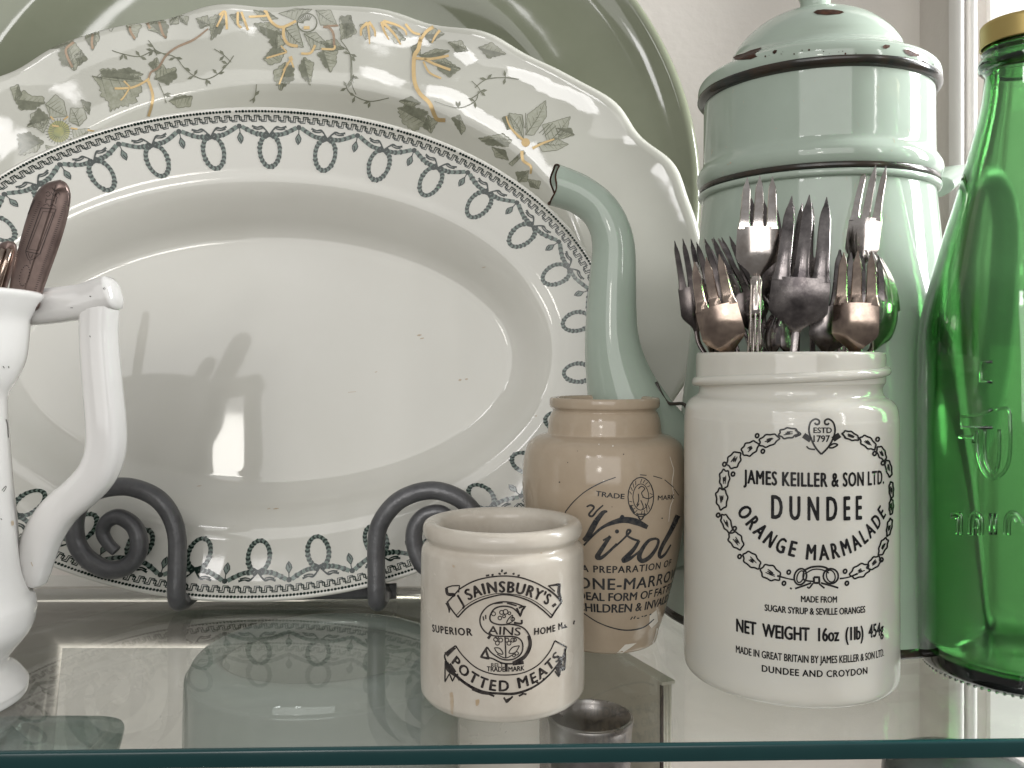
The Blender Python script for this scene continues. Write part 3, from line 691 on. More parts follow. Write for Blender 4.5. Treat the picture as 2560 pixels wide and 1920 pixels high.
for p in [(500,570,525,566),(540,568,555,560),(590,552,606,560),(612,545,618,525),(628,556,650,548),(690,560,705,553),(725,570,742,566),(520,1415,560,1432),(628,1440,650,1478),(650,1475,692,1432),(640,1462,680,1445),(735,1430,770,1412),(755,1410,790,1418),(860,1330,875,1336),(905,1312,918,1306)]: f_([p[:2], p[2:]], 2.8)
f_([(1045,942),(1080,935)], 2.5); f_([(1062,918),(1068,940)], 2); f_([(1125,918),(1132,890)], 2)
text_on(pr, "J SAINSBURY'S", [(325,784),(400,735),(500,700),(620,688),(740,700),(845,732),(938,778)], 76, ax, .03, track=1.2)
text_on(pr, "POTTED MEATS", [(256,1192),(330,1278),(430,1350),(530,1388),(640,1394),(740,1374),(850,1335),(945,1262),(1030,1160)], 74, ax, .03, track=1.25)
text_on(pr, "SUPERIOR", [(120,968),(260,990),(403,998)], 50, ax, .03, track=1.2); text_on(pr, "HOME M", [(846,992),(940,980),(1045,948)], 46, ax, .03, track=1.2)
text_on(pr, "AINS", [(515,985),(630,992),(745,998)], 56, ax, .0); text_on(pr, "TRADE", [(508,1252),(636,1256)], 34, ax, .02); text_on(pr, "MARK", [(662,1256),(775,1246)], 34, ax, .02); text_on(pr, "RELT", [(538,1222),(625,1224)], 28, ax, .0)
pr.make('printed_label', t, M['worn_ink'])
st = Print(bp, .07, ZP); st.fill([(240,1410),(262,1405),(270,1470),(265,1560),(250,1540),(245,1470)], curve=True); st.fill([(425,1460),(452,1455),(450,1490),(430,1500)], curve=True); st.fill([(890,402),(902,402),(902,412),(890,412)]); st.fill([(262,490),(280,500),(275,514),(262,508)])
st.make('brown_stains', t, M['stain'])

# ------------------------------------------------------------------ tan stoneware jar
D = 386; ax = (P(1511, 0, D).x, D); k_ = D*.9945/F
prv = [(0, .6), (17, .6), (20.5, 0), (22.2, .9)]+[(h_*k_, zz(y, D)) for h_, y in [(131, 1585), (137, 1560), (150, 1521), (166, 1460), (183, 1390), (197, 1310), (205, 1240), (207, 1200), (204, 1150), (194, 1112), (180, 1096), (163, 1087), (146, 1082), (143, 1077), (142, 1068), (140, 1050), (134, 1032), (130, 1026), (133, 1020), (137.5, 1016), (138.5, 1008), (138, 998), (134, 993), (124, 994), (119, 1000), (118, 1030), (122, 1080), (180, 1150), (185, 1250), (140, 1500), (100, 1570)]]+[(0, 5.5)]
VF = lathe(smooth_prof(prv, 4), *ax, 112, shape=lambda a, z: 1+.003*sin(2*a+2))
t = thing('virol_jar', 'tan brown stoneware jar with flowing black script, between the pale jar and the spout', 'jar', (*ax, 0)); t.name = 'tan_jar'; ORG['tan_jar'] = Vector((*ax, 0))
part('body', t, *VF, M['tan'])
ZV = (1280, 980, 2.4396); bv = bvh_of(VF); pr = Print(bv, .11, ZV); pr.k = 1.15; f_ = pr.ribbon
f_([(330,725),(380,665),(450,605),(540,555),(632,520)], [2.4, 2, 2.6, 2]); f_([(780,505),(820,508)], 1.8); f_([(860,512),(915,528)], 1.8); f_([(930,535),(985,582)], 1.8); f_([(988,590),(1015,630)], 1.5)
f_([(440,1350),(520,1402),(620,1440),(710,1452),(800,1435),(865,1385)], [2.2, 2.6, 3, 2.4]); f_([(300,800),(330,725)], 2); f_([(380,1290),(440,1350)], 2)
pr.ell(785, 640, 78, 120, 2.4); pr.ell(785, 640, 48, 80, 1.8)
for k in range(22):
    a = radians(20+k*15.5); r0, r1 = .72, .92
    if k % 5: f_([(785+78*r0*cos(a), 640+120*r0*sin(a)), (785+78*r1*cos(a+.12), 640+120*r1*sin(a+.12))], 1.6)
for l in [[(770,590),(790,575),(808,590),(790,615),(800,640)], [(770,620),(772,660),(760,690)], [(795,640),(830,650),(860,635)], [(785,660),(800,700),(790,720)], [(760,700),(775,680)], [(812,680),(822,710)]]: f_(l, 2.2)
f_([(760,738),(785,780),(812,740)], 3.2); f_([(765,745),(808,745)], 3); f_([(720,690),(745,740)], 5)
f_([(455,700),(480,690),(500,705),(470,745),(490,757),(520,722),(556,690)], [3, 5, 4, 5, 4, 3]); f_([(582,728),(555,735),(515,785)], [3, 9, 12]); f_([(515,785),(490,830),(462,880),(436,905)], [12, 13, 12, 8])
f_([(438,935),(500,868),(560,820),(640,788),(700,780),(765,795),(826,825)], [4, 5, 6, 9, 13, 15, 9]); f_([(655,792),(672,752),(690,790)], [9, 3, 8])
f_([(600,878),(565,930),(530,985),(520,1008),(545,1010),(590,975),(640,925)], [7, 9, 11, 9, 6, 5]); f_([(555,905),(600,880)], 4); pr.disc(640, 850, 13)
f_([(620,950),(670,905),(712,862),(722,845),(705,842),(700,872),(735,895),(775,908)], [4, 4, 5, 5, 4, 5, 5]); f_([(775,905),(745,955),(700,1005),(680,1028),(715,1018),(760,985),(800,950)], [6, 9, 12, 9, 5, 4])
f_([(880,893),(835,905),(795,955),(775,1005),(795,1030),(840,1005),(880,950),(892,905),(870,893)], [5, 8, 11, 9, 6, 5]); f_([(1012,752),(965,850),(920,930),(898,985),(905,1008),(935,985),(968,930)], [11, 10, 9, 8, 6, 3])
text_on(pr, "A PREPARATION OF", [(425,1066),(500,1082),(690,1100),(850,1098),(958,1090)], 42, ax, .012, level=True, track=1.15); text_on(pr, "BONE-MARROW", [(345,1160),(500,1180),(690,1194),(850,1192),(978,1178)], 70, ax, .0, level=True, track=1.1)
text_on(pr, "AN IDEAL FORM OF FAT FOR", [(285,1215),(450,1245),(690,1263),(850,1258),(962,1243)], 50, ax, .012, level=True); text_on(pr, "CHILDREN & INVALIDS.", [(398,1300),(500,1322),(690,1336),(850,1328),(940,1310)], 52, ax, .012, level=True)
text_on(pr, "TRADE", [(510,632),(600,645),(684,652)], 30, ax, .01); text_on(pr, "MARK", [(888,660),(988,652)], 28, ax, .01)
for p in [(722,1388,735,1370),(742,1384,752,1366),(762,1380,776,1378),(790,1370,800,1366),(806,1368,822,1360),(838,1360,848,1352)]: f_([p[:2], p[2:]], 2.4)
pr.make('printed_label', t, M['virol_ink'])
cp = Print(bv, .09, ZV)
cp.ribbon([(962,395),(975,440),(985,480),(975,560),(985,640),(965,700),(955,790)], [1, 2, 1, 2, 1.2], seg=2); cp.fill([(640,1590),(690,1540),(760,1530),(720,1560),(660,1600)]); cp.fill([(840,1360),(880,1330),(890,1400),(850,1440),(835,1420)]); cp.ribbon([(790,1600),(840,1560),(870,1500),(885,1440)], [2, 4, 1.5, 3], seg=2)
cp.disc(615, 330, 5); cp.disc(530, 320, 4); cp.disc(560, 540, 4)
cp.make('glaze_chips', t, M['chip'])
sp = Print(bv, .09, ZV)
for x, y, r in [(290,550,5),(680,380,4),(915,770,5),(340,430,3),(610,700,3),(400,360,2.5)]: sp.disc(x, y, r)
sp.make('dark_specks', t, M['speck'], kind='stuff')

# ------------------------------------------------------------------ milk glass marmalade jar
D = 344; ax = (P(1971, 0, D).x, D); k_ = D*.954/F; AXM = ax
prm = [(0, 1.2), (30, 1.0), (34, .2), (37, .4), (39.2, 2.0), (40.1, 5.0)]+[(h_*k_, zz(y, D)) for h_, y in [(269, 1600), (269, 1400), (268.5, 1200), (268.5, 1060), (267, 1036), (262, 1012), (250, 997), (236, 989), (229.5, 980), (228.5, 968), (233, 958), (236, 952), (236.5, 920), (236.5, 892), (234, 883.5), (229, 881), (222, 883), (219, 890), (218, 950), (222, 985), (245, 1010), (252, 1060), (252, 1500), (240, 1640)]]+[(0, 5)]
VF = lathe(smooth_prof(prm, 4), *ax, 120)
t = thing('marmalade_jar', 'white milk glass jar with black marmalade lettering, crammed with old forks', 'jar', (*ax, 0))
part('body', t, *VF, M['milk'])
hel = []; rads = []
for i in range(150):
    u = i/149; a = radians(-250+500*u); z = zz(938, D)+(a)*1.55; f0 = min(1, u*14, (1-u)*14)
    hel.append((ax[0]+(236*k_+.1)*sin(a), ax[1]-(236*k_+.1)*cos(a), z)); rads.append(.25+1.55*sqrt(max(f0, 0)))
V, Fc = tube(hel, rads, 12); part('screw_thread', t, V, Fc, M['milk'])
ZM = (1720, 980, 2.2426); bm_ = bvh_of(VF); pr = Print(bm_, .10, ZM); pr.k = 2.15; f_ = pr.ribbon
def wleaf(x, y, L, W, ang, seed=0):
    rnd = random.Random(int(x*7+y)); c, s_ = cos(radians(ang)), sin(radians(ang)); out = []
    for i in range(15):
        a = 2*pi*i/15; q = 1+.10*(1 if i % 2 else -1)*rnd.uniform(.4, 1.1); u, v = L*cos(a)*q, W*sin(a)*q*(1-.18*cos(a)); out.append((x+u*c-v*s_, y+u*s_+v*c))
    f_(out, 2.0, closed=True)
    for k in range(3):
        o = (k-1)*W*.28; x0, x1 = -L*rnd.uniform(.2, .55), L*rnd.uniform(.1, .5)
        f_([(x+x0*c-o*s_, y+x0*s_+o*c), (x+x1*c-o*s_*.6, y+x1*s_+o*.6*c)], [1, 2.4 if k == 1 else 1.6, .8])
for a_ in [(565,230,54,28,-5),(455,270,58,31,-20),(350,315,52,34,-35),(260,380,50,34,-60),(205,490,54,27,92),(190,600,60,31,86),(218,738,56,24,66),(272,835,54,34,55),(360,945,58,34,42),(465,1015,60,38,28),
           (912,246,48,22,20),(1010,285,52,28,38),(1085,345,42,21,64),(1124,430,48,16,78),(1139,550,46,12,88),(1138,645,44,11,92),(1127,760,50,13,100),(1092,868,52,20,112),(1040,960,46,26,135),(960,1005,58,33,152)]: wleaf(*a_)
for x, y in [(388,245),(205,405),(420,332),(253,460),(170,690),(262,765),(290,922),(565,1010),(538,1072),(1062,265),(1045,345),(880,1005),(890,1072),(1083,940),(1092,398)]: pr.ell(x, y, 9, 11, 2.2, rot=20)
f_([(600,214),(632,235),(600,252)], 1.8); f_([(862,228),(885,258)], 1.8)
pr.ell(630, 1035, 34, 46, 2.2, rot=15); pr.ell(630, 1035, 18, 34, 1.6, rot=18); f_([(650,1000),(690,982),(740,978),(775,986),(792,1002)], 2.4); f_([(655,1020),(700,995),(750,996),(790,1015)], 1.6); pr.ell(800, 1032, 42, 42, 2.2); pr.ell(800, 1032, 24, 34, 1.6, rot=-15)
f_([(650,1000),(648,1050),(700,1062)], 2); f_([(705,1038),(706,1070),(736,1070),(735,1038)], 2.6, closed=True, curve=False); f_([(690,1070),(650,1085),(600,1102)], 2.2); f_([(700,1072),(680,1098),(668,1092)], 2); f_([(745,1070),(800,1085),(842,1098)], 2.2); f_([(735,1075),(765,1100)], 2); f_([(572,1098),(582,1104)], 2)
f_([(500,1030),(560,1046),(592,1052)], [2.5, 1.5, 2]); f_([(850,1046),(900,1038),(950,1018)], [2, 1.5, 2.5])
f_([(747,349),(715,312),(690,262),(678,215),(686,172),(712,152),(734,160),(734,178),(718,182),(710,172)], 2.2); f_([(747,349),(785,310),(812,262),(824,215),(814,172),(788,152),(768,160),(768,178),(782,182),(790,174)], 2.2)
f_([(648,242),(688,270)], 6.5); f_([(850,240),(812,266)], 6.5); f_([(664,304),(680,318),(712,322)], 1.8); f_([(785,308),(815,290),(838,296),(812,312),(790,312)], 2)
text_on(pr, "ESTD", [(704,230),(805,229)], 30, ax, .02, level=True); text_on(pr, "1797", [(704,280),(794,279)], 36, ax, .01, level=True)
text_on(pr, "JAMES KEILLER & SON LTD.", [(314,508),(500,520),(700,526),(900,528),(1097,524)], 76, ax, .012, level=True, track=1.12); text_on(pr, "DUNDEE", [(470,708),(700,716),(972,716)], 130, ax, .0, level=True, track=1.75)
text_on(pr, "ORANGE MARMALADE", [(274,672),(330,752),(400,826),(480,886),(580,920),(665,938),(760,942),(850,926),(950,882),(1040,802),(1108,690)], 84, ax, .015, track=1.45)
text_on(pr, "MADE FROM", [(634,1178),(834,1178)], 34, ax, .01, level=True); text_on(pr, "SUGAR SYRUP & SEVILLE ORANGES", [(431,1228),(700,1242),(992,1238)], 36, ax, .01, level=True)
text_on(pr, "NET  WEIGHT  16oz  (1lb)  454g", [(273,1355),(500,1378),(700,1385),(900,1384),(1094,1366)], 72, ax, .012, level=True); text_on(pr, "MADE IN GREAT BRITAIN BY JAMES KEILLER & SON LTD.", [(270,1476),(500,1500),(700,1510),(900,1506),(1097,1482)], 40, ax, .0, level=True)
text_on(pr, "DUNDEE AND CROYDON", [(415,1576),(700,1586),(1004,1578)], 36, ax, .012, level=True, track=1.1)
pr.make('printed_label', t, M['black_ink'])

# ------------------------------------------------------------------ enamel coffee pot
D = 430; ax = (P(2038, 0, D).x, D); k_ = D*.945/F; AXP = ax
pz = lambda L, d=D, q=None: [(h_*(q or k_), zz(y, d)) for h_, y in L]
t = thing('enamel_coffee_pot', 'tall pale green enamel coffee pot with rusty chipped lid, behind the fork jar', 'coffee pot', (*ax, 0))
lower = [(0, 2), (70, 2), (75.2, 4.2), (74.6, 7)]+pz([(396, 1440), (372, 1200), (345, 1000), (322, 800), (305, 640), (293, 520), (289, 492), (284, 484)])
VFb = lathe(smooth_prof(lower, 5), *ax, 120); part('body', t, *VFb, M['enamel'])
V, Fc = lathe([(74.6, 1.0), (76.6, 1.6), (77.2, 3.0), (76.6, 4.6), (74.4, 5.4)], *ax, 120); part('base_rim', t, V, Fc, M['enamel_edge'])
V, Fc = lathe(smooth_prof(pz([(286, 496), (299, 494), (303, 488), (301, 481), (290, 478)]), 4), *ax, 120); part('body_rim', t, V, Fc, M['enamel'])
V, Fc = lathe(smooth_prof(pz([(286, 478), (299, 477), (301, 471), (298, 465), (286, 464)]), 4), *ax, 120); part('seam', t, V, Fc, M['enamel_edge'])
basket = pz([(284, 470), (298, 466), (306, 452), (306, 436), (300, 424), (292, 412), (289.5, 398), (289, 370), (288.5, 300), (288, 258), (284, 236)])
VFk = lathe(smooth_prof(basket, 6), *ax, 120); part('basket', t, *VFk, M['enamel'])
lid = pz([(280, 256), (296, 249), (303, 234), (302, 214), (292, 200), (270, 188), (244, 176), (228, 164), (219, 150), (211, 132), (190, 104), (152, 72), (104, 48), (60, 38), (0, 34)])
VFl = lathe(smooth_prof(lid, 6), *ax, 120); part('lid', t, *VFl, M['enamel'])
V, Fc = lathe(smooth_prof(pz([(283, 257), (296, 253.5), (303.5, 246), (305, 239), (303.5, 235)]), 4), *ax, 120, shape=lambda a, z: 1+.0015*sin(9*a)+.001*sin(23*a)); part('lid_rim', t, V, Fc, M['enamel_edge'])
V, Fc = lathe(smooth_prof(pz([(44, 44), (40, 30), (38, 15), (42, -5), (58, -28), (66, -50), (60, -75), (35, -92), (0, -96)]), 5), *ax, 64); part('knob', t, V, Fc, M['enamel'])
rc = Print(bvh_of(VFl), .22, (1600, 0, 2.304)); W_ = rc.fill
W_([(998,72),(1020,60),(1060,56),(1120,58),(1165,66),(1175,74),(1150,82),(1080,88),(1020,84)]); W_([(540,330),(560,318),(600,308),(640,290),(700,275),(690,292),(672,302),(668,322),(678,326),(640,342),(590,346),(545,346)]); W_([(764,300),(776,290),(790,290),(786,304),(776,312),(766,308)])
W_([(1396,268),(1412,258),(1438,262),(1436,274),(1414,282),(1400,278)]); W_([(1514,288),(1540,286),(1612,316),(1604,326),(1560,324),(1528,308)])
rc.split('rust_chip', t, M['rust']); rc = Print(bvh_of(VFl), .22, (1600, 0, 2.304)); rr_ = random.Random(4)
for k in range(34):        # pitted enamel along the rim
    x = 330+1360*rr_.random(); yb_ = 300+.00019*(x-1015)**2-(6 if abs(x-1015) > 500 else 0); rc.disc(x, yb_+rr_.uniform(-14, 10), rr_.uniform(1.5, 6))
rc.ribbon([(420,392),(470,370),(520,352)], [1, 3, 1]); rc.ribbon([(1620,345),(1660,372)], [2, 4])
rc.make('rim_pitting', t, M['rust'], kind='stuff')
gs = Print(bvh_of(VFk, VFb), .12, (1660, 0, 2.37))
for x, y, w_ in [(330,470,4),(395,965,5),(400,745,2),(1530,1265,2),(520,440,3),(380,975,3),(700,860,2)]: gs.disc(x, y, w_)
gs.ribbon([(300,490),(340,462),(420,436),(500,425)], [.5, 2, 1, .5])
for k in range(40):
    x, y = rr_.uniform(240, 1560), rr_.uniform(440, 1500); gs.ribbon([(x, y), (x+rr_.uniform(-14, 14), y+rr_.uniform(4, 30))], rr_.uniform(.4, 1.0), seg=2)
gs.make('scuffs', t, M['stain'], kind='stuff')
# gooseneck spout
sd = 414
cl = [(1770,1330,300),(1690,1225,285),(1622,1120,245),(1572,1020,200),(1543,930,160),(1530,850,136),(1529,770,124),(1532,690,116),(1534,620,107),(1522,565,100),(1494,520,97),(1450,487,98),(1409,470,101),(1384,462,104)]
pts = catmull([P(x, y, sd+(10 if i < 2 else 0)) for i, (x, y, w_) in enumerate(cl)], 8); rad = [w_/2/F*sd for w_ in [q.x for q in catmull([Vector((w_, 0, 0)) for _, _, w_ in cl], 8)]]
n = 40; V, Fc = tube(pts, rad, n, caps=False, up=(0, -1, 0))
# torn lip : stretch the last rings by a jagged profile
m = len(pts); ax_d = (pts[-1]-pts[-2]).normalized()
def lip(k):
    a = 2*pi*k/n; b = sin(a)      # b: which side of the mouth
    return 5.5*abs(cos(a-.2))**.8*0+(5.0*max(0, sin(a*1-.4))+1.2*sin(3*a+.6)+.8*sin(5*a)-2)
V2 = [Vector(v) for v in V]
for r_, f0 in ((m-1, 1), (m-2, .75), (m-3, .45), (m-4, .2)):
    for k in range(n): V2[r_*n+k] = V2[r_*n+k]+ax_d*lip(k)*f0*.7
inner = []
for r_ in range(m-1, m-14, -1):
    c = sum((V2[r_*n+k] for k in range(n)), Vector())/n; inner.append([c+(V2[r_*n+k]-c)*.88-ax_d*.2 for k in range(n)])
V3 = list(V2); rows = [list(range((m-1)*n, m*n))]
for row in inner:
    b0 = len(V3); V3 += row; rows.append(list(range(b0, b0+n)))
F3 = list(Fc)
for A, B in zip(rows, rows[1:]):
    for k in range(n): F3.append((A[k], A[(k+1) % n], B[(k+1) % n], B[k]))
o = part('spout', t, V3, F3, M['enamel']); fixnormals(o)
ring = [V2[(m-1)*n+k]+ax_d*.25 for k in range(n)]; ring += ring[:2]
V, Fc = tube([r_-(r_-sum(ring, Vector())/len(ring))*.05 for r_ in ring], .5, 8); part('spout_lip', t, V, Fc, M['rust'])
# handle on the far side, just seen past the body
hp = [P(2330, 470, 440), P(2380, 440, 452), P(2450, 455, 462), P(2500, 560, 466), P(2490, 800, 466), P(2440, 1060, 458), P(2350, 1200, 442)]
c = catmull(hp, 8); V, Fc = tube(c, [9]*len(c), 16, flat=(.6, 1.2)); part('handle', t, V, Fc, M['enamel'])
V, Fc = tube(catmull([P(1640, 955, 405), P(1668, 1006, 403), P(1712, 1012, 395), P(1720, 1060, 392)], 6), .8, 8)
part('spout_seam', t, V, Fc, M['enamel_edge'])

# ------------------------------------------------------------------ green bottle
D = 347; ax = (P(2562, 0, D).x, D); kb = D*.866/F
bo = [(h_*kb, zz(y, D)) for h_, y in [(283, 1560), (283, 1400), (284, 1200), (284, 950), (280, 830), (263, 746), (241, 675), (215, 590), (186, 506), (160, 422), (135, 338), (114, 260), (106, 205), (105, 180), (117, 172), (122, 160), (118, 146), (108, 138), (113, 128), (108, 118), (108, 75)]]
outer = [(0, 4.5), (22, 2.6), (31, .6), (34.5, .1), (37.4, 1.6), (38.7, 5)]+bo
inner = [(r-3.4 if z < 150 else r-2.8, z) for r, z in bo][::-1]
inner = [(q[0] if i > 6 else 11.6, q[1]) for i, q in enumerate(inner)]+[(35.3, 9.5), (31, 5.6), (20, 5.4), (0, 7)]
pr_ = smooth_prof(outer, 4)+smooth_prof(inner, 4)
V, Fc = lathe(pr_, *ax, 128)
t = thing('green_bottle', 'tall green glass bottle with gold screw cap at the right end of the shelf', 'bottle', (*ax, 0))
o = part('glass', t, V, Fc, M['green_glass']); fixnormals(o)
V, Fc = lathe([(0, zz(58, D)), (112*kb, zz(58, D)), (115.5*kb, zz(62, D)), (116*kb, zz(68, D)), (116*kb, zz(108, D)), (117*kb, zz(113, D)), (114*kb, zz(115, D)), (111*kb, zz(113, D)), (111*kb, zz(80, D)), (0, zz(76, D))], *ax, 128)
o = part('cap', t, V, Fc, M['brass'], sharp=40)
bb = bvh_of(lathe(smooth_prof(outer, 4), *ax, 128)); em = Buf()
def emb(pts, r_=.6, Z=(2250, 760, 2.0742), curve=True):
    p = [Vector((Z[0]+x/Z[2], Z[1]+y/Z[2], 0)) for x, y in pts]
    if curve and len(p) > 2: p = catmull(p, 5)
    out = []
    for q in p:
        h = bb.ray_cast(EYE, ray(q.x, q.y))
        if h[0] is not None: out.append(h[0]+Vector((h[0].x-ax[0], h[0].y-ax[1], 0)).normalized()*.12)
    if len(out) > 1: em.add(*tube(out, r_, 8))
for a_ in [[(400,660),(402,760),(430,860),(480,905),(540,870),(570,780),(572,600),(560,545),(500,545)], [(440,650),(442,800),(470,865),(500,860),(515,780),(515,650)]]: emb(a_)
for a_ in [[(480,640),(318,640),(318,585),(400,578),(450,560),(480,545)], [(305,690),(380,690),(380,720)], [(480,300),(420,300),(420,400),(480,405)]]: emb(a_, curve=False)
# raised letters I T A L I A, the part in view
for a_ in [[(360,1198),(362,1120),(380,1085),(408,1085),(426,1120),(428,1198)], [(380,1198),(382,1130),(394,1108),(408,1130),(410,1198)], [(382,1160),(410,1160)],
           [(545,1198),(547,1120),(570,1082),(600,1082),(625,1110),(640,1150)], [(565,1198),(568,1130),(585,1108),(608,1130)], [(470,1085),(470,1195)], [(495,1085),(495,1195)], [(270,1090),(300,1085),(318,1100),(318,1198)], [(270,1105),(298,1110),(300,1198)]]: emb(a_)
part('embossing', t, em.v, em.f, M['green_glass'])
kn = Buf()
for k in range(90):
    a = 2*pi*k/90; c = (ax[0]+36.3*sin(a), ax[1]-36.3*cos(a), .95); d_ = Vector((sin(a), -cos(a), 0))
    kn.add(*tube([Vector(c)-d_*1.2, Vector(c)+d_*.9], .55, 6))
part('knurled_base', t, kn.v, kn.f, M['green_glass'], kind='stuff')

# ------------------------------------------------------------------ white ironstone jug and its cutlery
ax = (-210, 311); dz = lambda y: H-(y-900)*.15
pj = [(0, 2), (26, 2), (31, 0), (34, .6), (34.5, 3)]+[(r_, dz(y)) for r_, y in [(34.4, 1684), (31.7, 1659), (28.8, 1642), (28.4, 1622), (30.8, 1600), (35.6, 1559), (37.2, 1530), (37, 1490), (34.7, 1460), (32.2, 1400), (31, 1300), (29.6, 1200), (28.6, 1100), (27.8, 1010), (28.4, 980), (31, 948), (33.8, 900), (34.8, 850), (35.5, 805), (38.2, 770), (40, 748), (39.6, 738), (37.5, 737), (35, 760), (31.5, 820), (29, 900), (25, 1000), (26, 1200), (30, 1500), (26, 1600)]]+[(0, 8)]
VF = lathe(smooth_prof(pj, 4), *ax, 96, shape=lambda a, z: 1+.010*cos(8*a)*(1 if 20 < z < 120 else .3))
t = thing('ironstone_jug', 'white ironstone jug with angular handle at the left, holding old cutlery', 'jug', (*ax, 0))
part('body', t, *VF, M['jug'])
dh = 329
def sect_tube(pts, rad, n=20, pw=.72, flat=(1, 1)):
    V, Fc = tube(pts, rad, n, flat=flat, up=(0, -1, 0)); cs = [sum((V[i*n+k] for k in range(n)), Vector())/n for i in range(len(pts))]
    for i in range(len(pts)):
        for k in range(n):
            a = 2*pi*k/n; q = (abs(cos(a))**4+abs(sin(a))**4)**-.25; V[i*n+k] = cs[i]+(V[i*n+k]-cs[i])*(1+(q-1)*.95)
    return V, Fc
hb = Buf()
c = catmull([P(x, y, dh) for x, y in [(10,768),(60,768),(110,766),(165,760),(215,752),(262,738),(298,727)]], 8); rr = lerp_list([7.0, 6.9, 6.7, 6.5, 6.4, 6.5, 6.2], len(c)); rr[-1] = .4; rr[-2] = 3.0; rr[-3] = 4.4; rr[-4] = 5.2
hb.add(*sect_tube(c, rr))
c = catmull([P(x, y, dh) for x, y in [(250,735),(249,775),(247,830),(251,900),(258,980),(265,1060),(264,1125),(246,1180),(205,1228),(150,1276),(112,1332),(90,1390),(80,1432),(74,1466)]], 8); rr = lerp_list([5.9, 6.1, 6.0, 6.1, 6.2, 6.3, 6.3, 6.4, 6.4, 6.4, 6.3, 6.1, 5.7, 4.6], len(c)); rr[-1] = 1.8; rr[-2] = 3.2; rr[-3] = 4.1
hb.add(*sect_tube(c, rr)); o = part('handle', t, hb.v, hb.f, M['jug'])
jb = Print(bvh_of(VF, (hb.v, hb.f)), .1, (0, 700, 1.929))
for p, w_ in [([(28,672),(36,700),(40,760)], 2.4), ([(66,815),(72,850),(68,862)], 2.5), ([(8,1015),(25,995),(28,1002),(15,1022)], 1.6), ([(40,415),(42,425)], 2), ([(14,415),(20,425)], 2), ([(500,38),(506,46)], 4), ([(432,78),(440,80)], 2.5), ([(340,134),(352,134)], 1.5), ([(433,268),(436,276)], 2), ([(2,1150),(8,1156)], 2)]: jb.ribbon(p, w_)
jb.make('dark_specks', t, M['speck'], kind='stuff')
js = Print(bvh_of(VF, (hb.v, hb.f)), .08, (0, 700, 1.929)); js.fill([(52,1165),(62,1160),(66,1178),(55,1185)], curve=True); js.ribbon([(92,1200),(100,1160),(108,1140)], [1, 3, 1]); js.ribbon([(150,1360),(158,1380)], 2); js.make('brown_stains', t, M['stain'])

def slab(outline, d0, d1, thick, m, name, parent, bevel=.22, curve=True, ridge=0):
    """flat-ware blank: outline given in photo columns/rows at distance d0 (top) to d1 (bottom)"""
    p = [Vector((*q, 0)) for q in outline]
    if curve: p = catmull(p+[p[0]], 5)[:-1]
    ys = [q.y for q in p]; y0, y1 = min(ys), max(ys)
    dd = lambda y: d0+(d1-d0)*(y-y0)/(y1-y0)
    c = sum(p, Vector())/len(p); n = len(p); V = []; Fc = []
    # centre line follows the blank: shrink toward the axis, not a point
    A, B = min(p, key=lambda q: q.y), max(p, key=lambda q: q.y); axd = (B-A).normalized(); L = (B-A).length
    def shrink(q, f):
        tt = (q-A).dot(axd); tt2 = min(max(tt, L*.08), L*.95); q2 = A+axd*tt2; return q2+(q-q2)*f
    for f, h in ((1, thick*.5), (1, 0), (1-bevel*.5, -thick*.35), (1-bevel, -thick*.5), (.3, -thick*.5-ridge), (.05, -thick*.5-ridge)):
        for q in p:
            s_ = shrink(q, f); V.append(P(s_.x, s_.y, dd(q.y)+h))
    for k in range(5):
        for i in range(n): j = (i+1) % n; Fc.append((k*n+i, k*n+j, (k+1)*n+j, (k+1)*n+i))
    Fc.append(tuple(range(n-1, -1, -1))); Fc.append(tuple(range(5*n, 6*n)))
    o = part(name, parent, V, Fc, m, sharp=50); fixnormals(o); return V, Fc
t = thing('table_knife', 'brown patinated knife handle with engraved panel rising from the white jug', 'knife', P(90, 760, 322))
VF = slab([(150,449),(168,460),(177,490),(170,540),(150,610),(125,680),(104,740),(92,775),(30,790),(22,740),(28,690),(45,620),(66,545),(86,490),(112,460)], 316, 322, 3.2, M['bronze'], 'handle', t, ridge=.2)
en = Print(bvh_of(VF), .08, (0, 420, 3.456)); f_ = en.ribbon
f_([(355,345),(485,355),(345,745),(222,720)], 2.0, curve=False, closed=True); f_([(372,375),(462,382),(332,715),(246,700)], 1.2, curve=False, closed=True)
for k in range(46):
    y = 290+k*17; x = 560-.345*(y-290)-(.0 if y > 420 else 0)
    f_([(x-2, y), (x+20, y+5)], 1.4, curve=False)
    if y < 800: f_([(238-.42*(y-430)+40, y), (258-.42*(y-430)+40, y+4)], 1.1, curve=False)
for l in [[(480,150),(470,200),(455,250),(440,310)], [(505,175),(475,200)], [(450,170),(475,205)], [(515,205),(470,235)], [(440,205),(465,240)], [(395,215),(420,205),(435,230),(415,245),(400,235)], [(520,235),(505,215),(480,235),(500,258)], [(395,280),(430,270),(470,285)], [(375,325),(410,310),(425,330),(450,315),(485,340)], [(400,260),(395,300)], [(490,260),(480,310)], [(222,725),(240,780),(260,795),(300,780),(335,750)], [(245,735),(262,780),(285,745)], [(258,795),(262,830)]]: f_(l, 1.5)
for k in range(20):
    a = 2*pi*k/20; en.disc(212+52*cos(a)*.75-18*sin(a), 930+88*sin(a), 5)
f_([(560,170),(600,240),(590,330)], 1.6); f_([(300,275),(235,420),(165,640)], 2.5)
en.make('engraving', t, M['engraving'], kind='stuff')
t = thing('spoon', 'brown ridged spoon handle leaning on the knife in the white jug', 'spoon', P(0, 760, 328))
slab([(20,602),(36,606),(43,622),(38,660),(20,715),(0,780),(-30,860),(-70,860),(-55,780),(-35,690),(-12,630),(2,608)], 323, 328, 3.2, M['bronze'], 'handle', t)
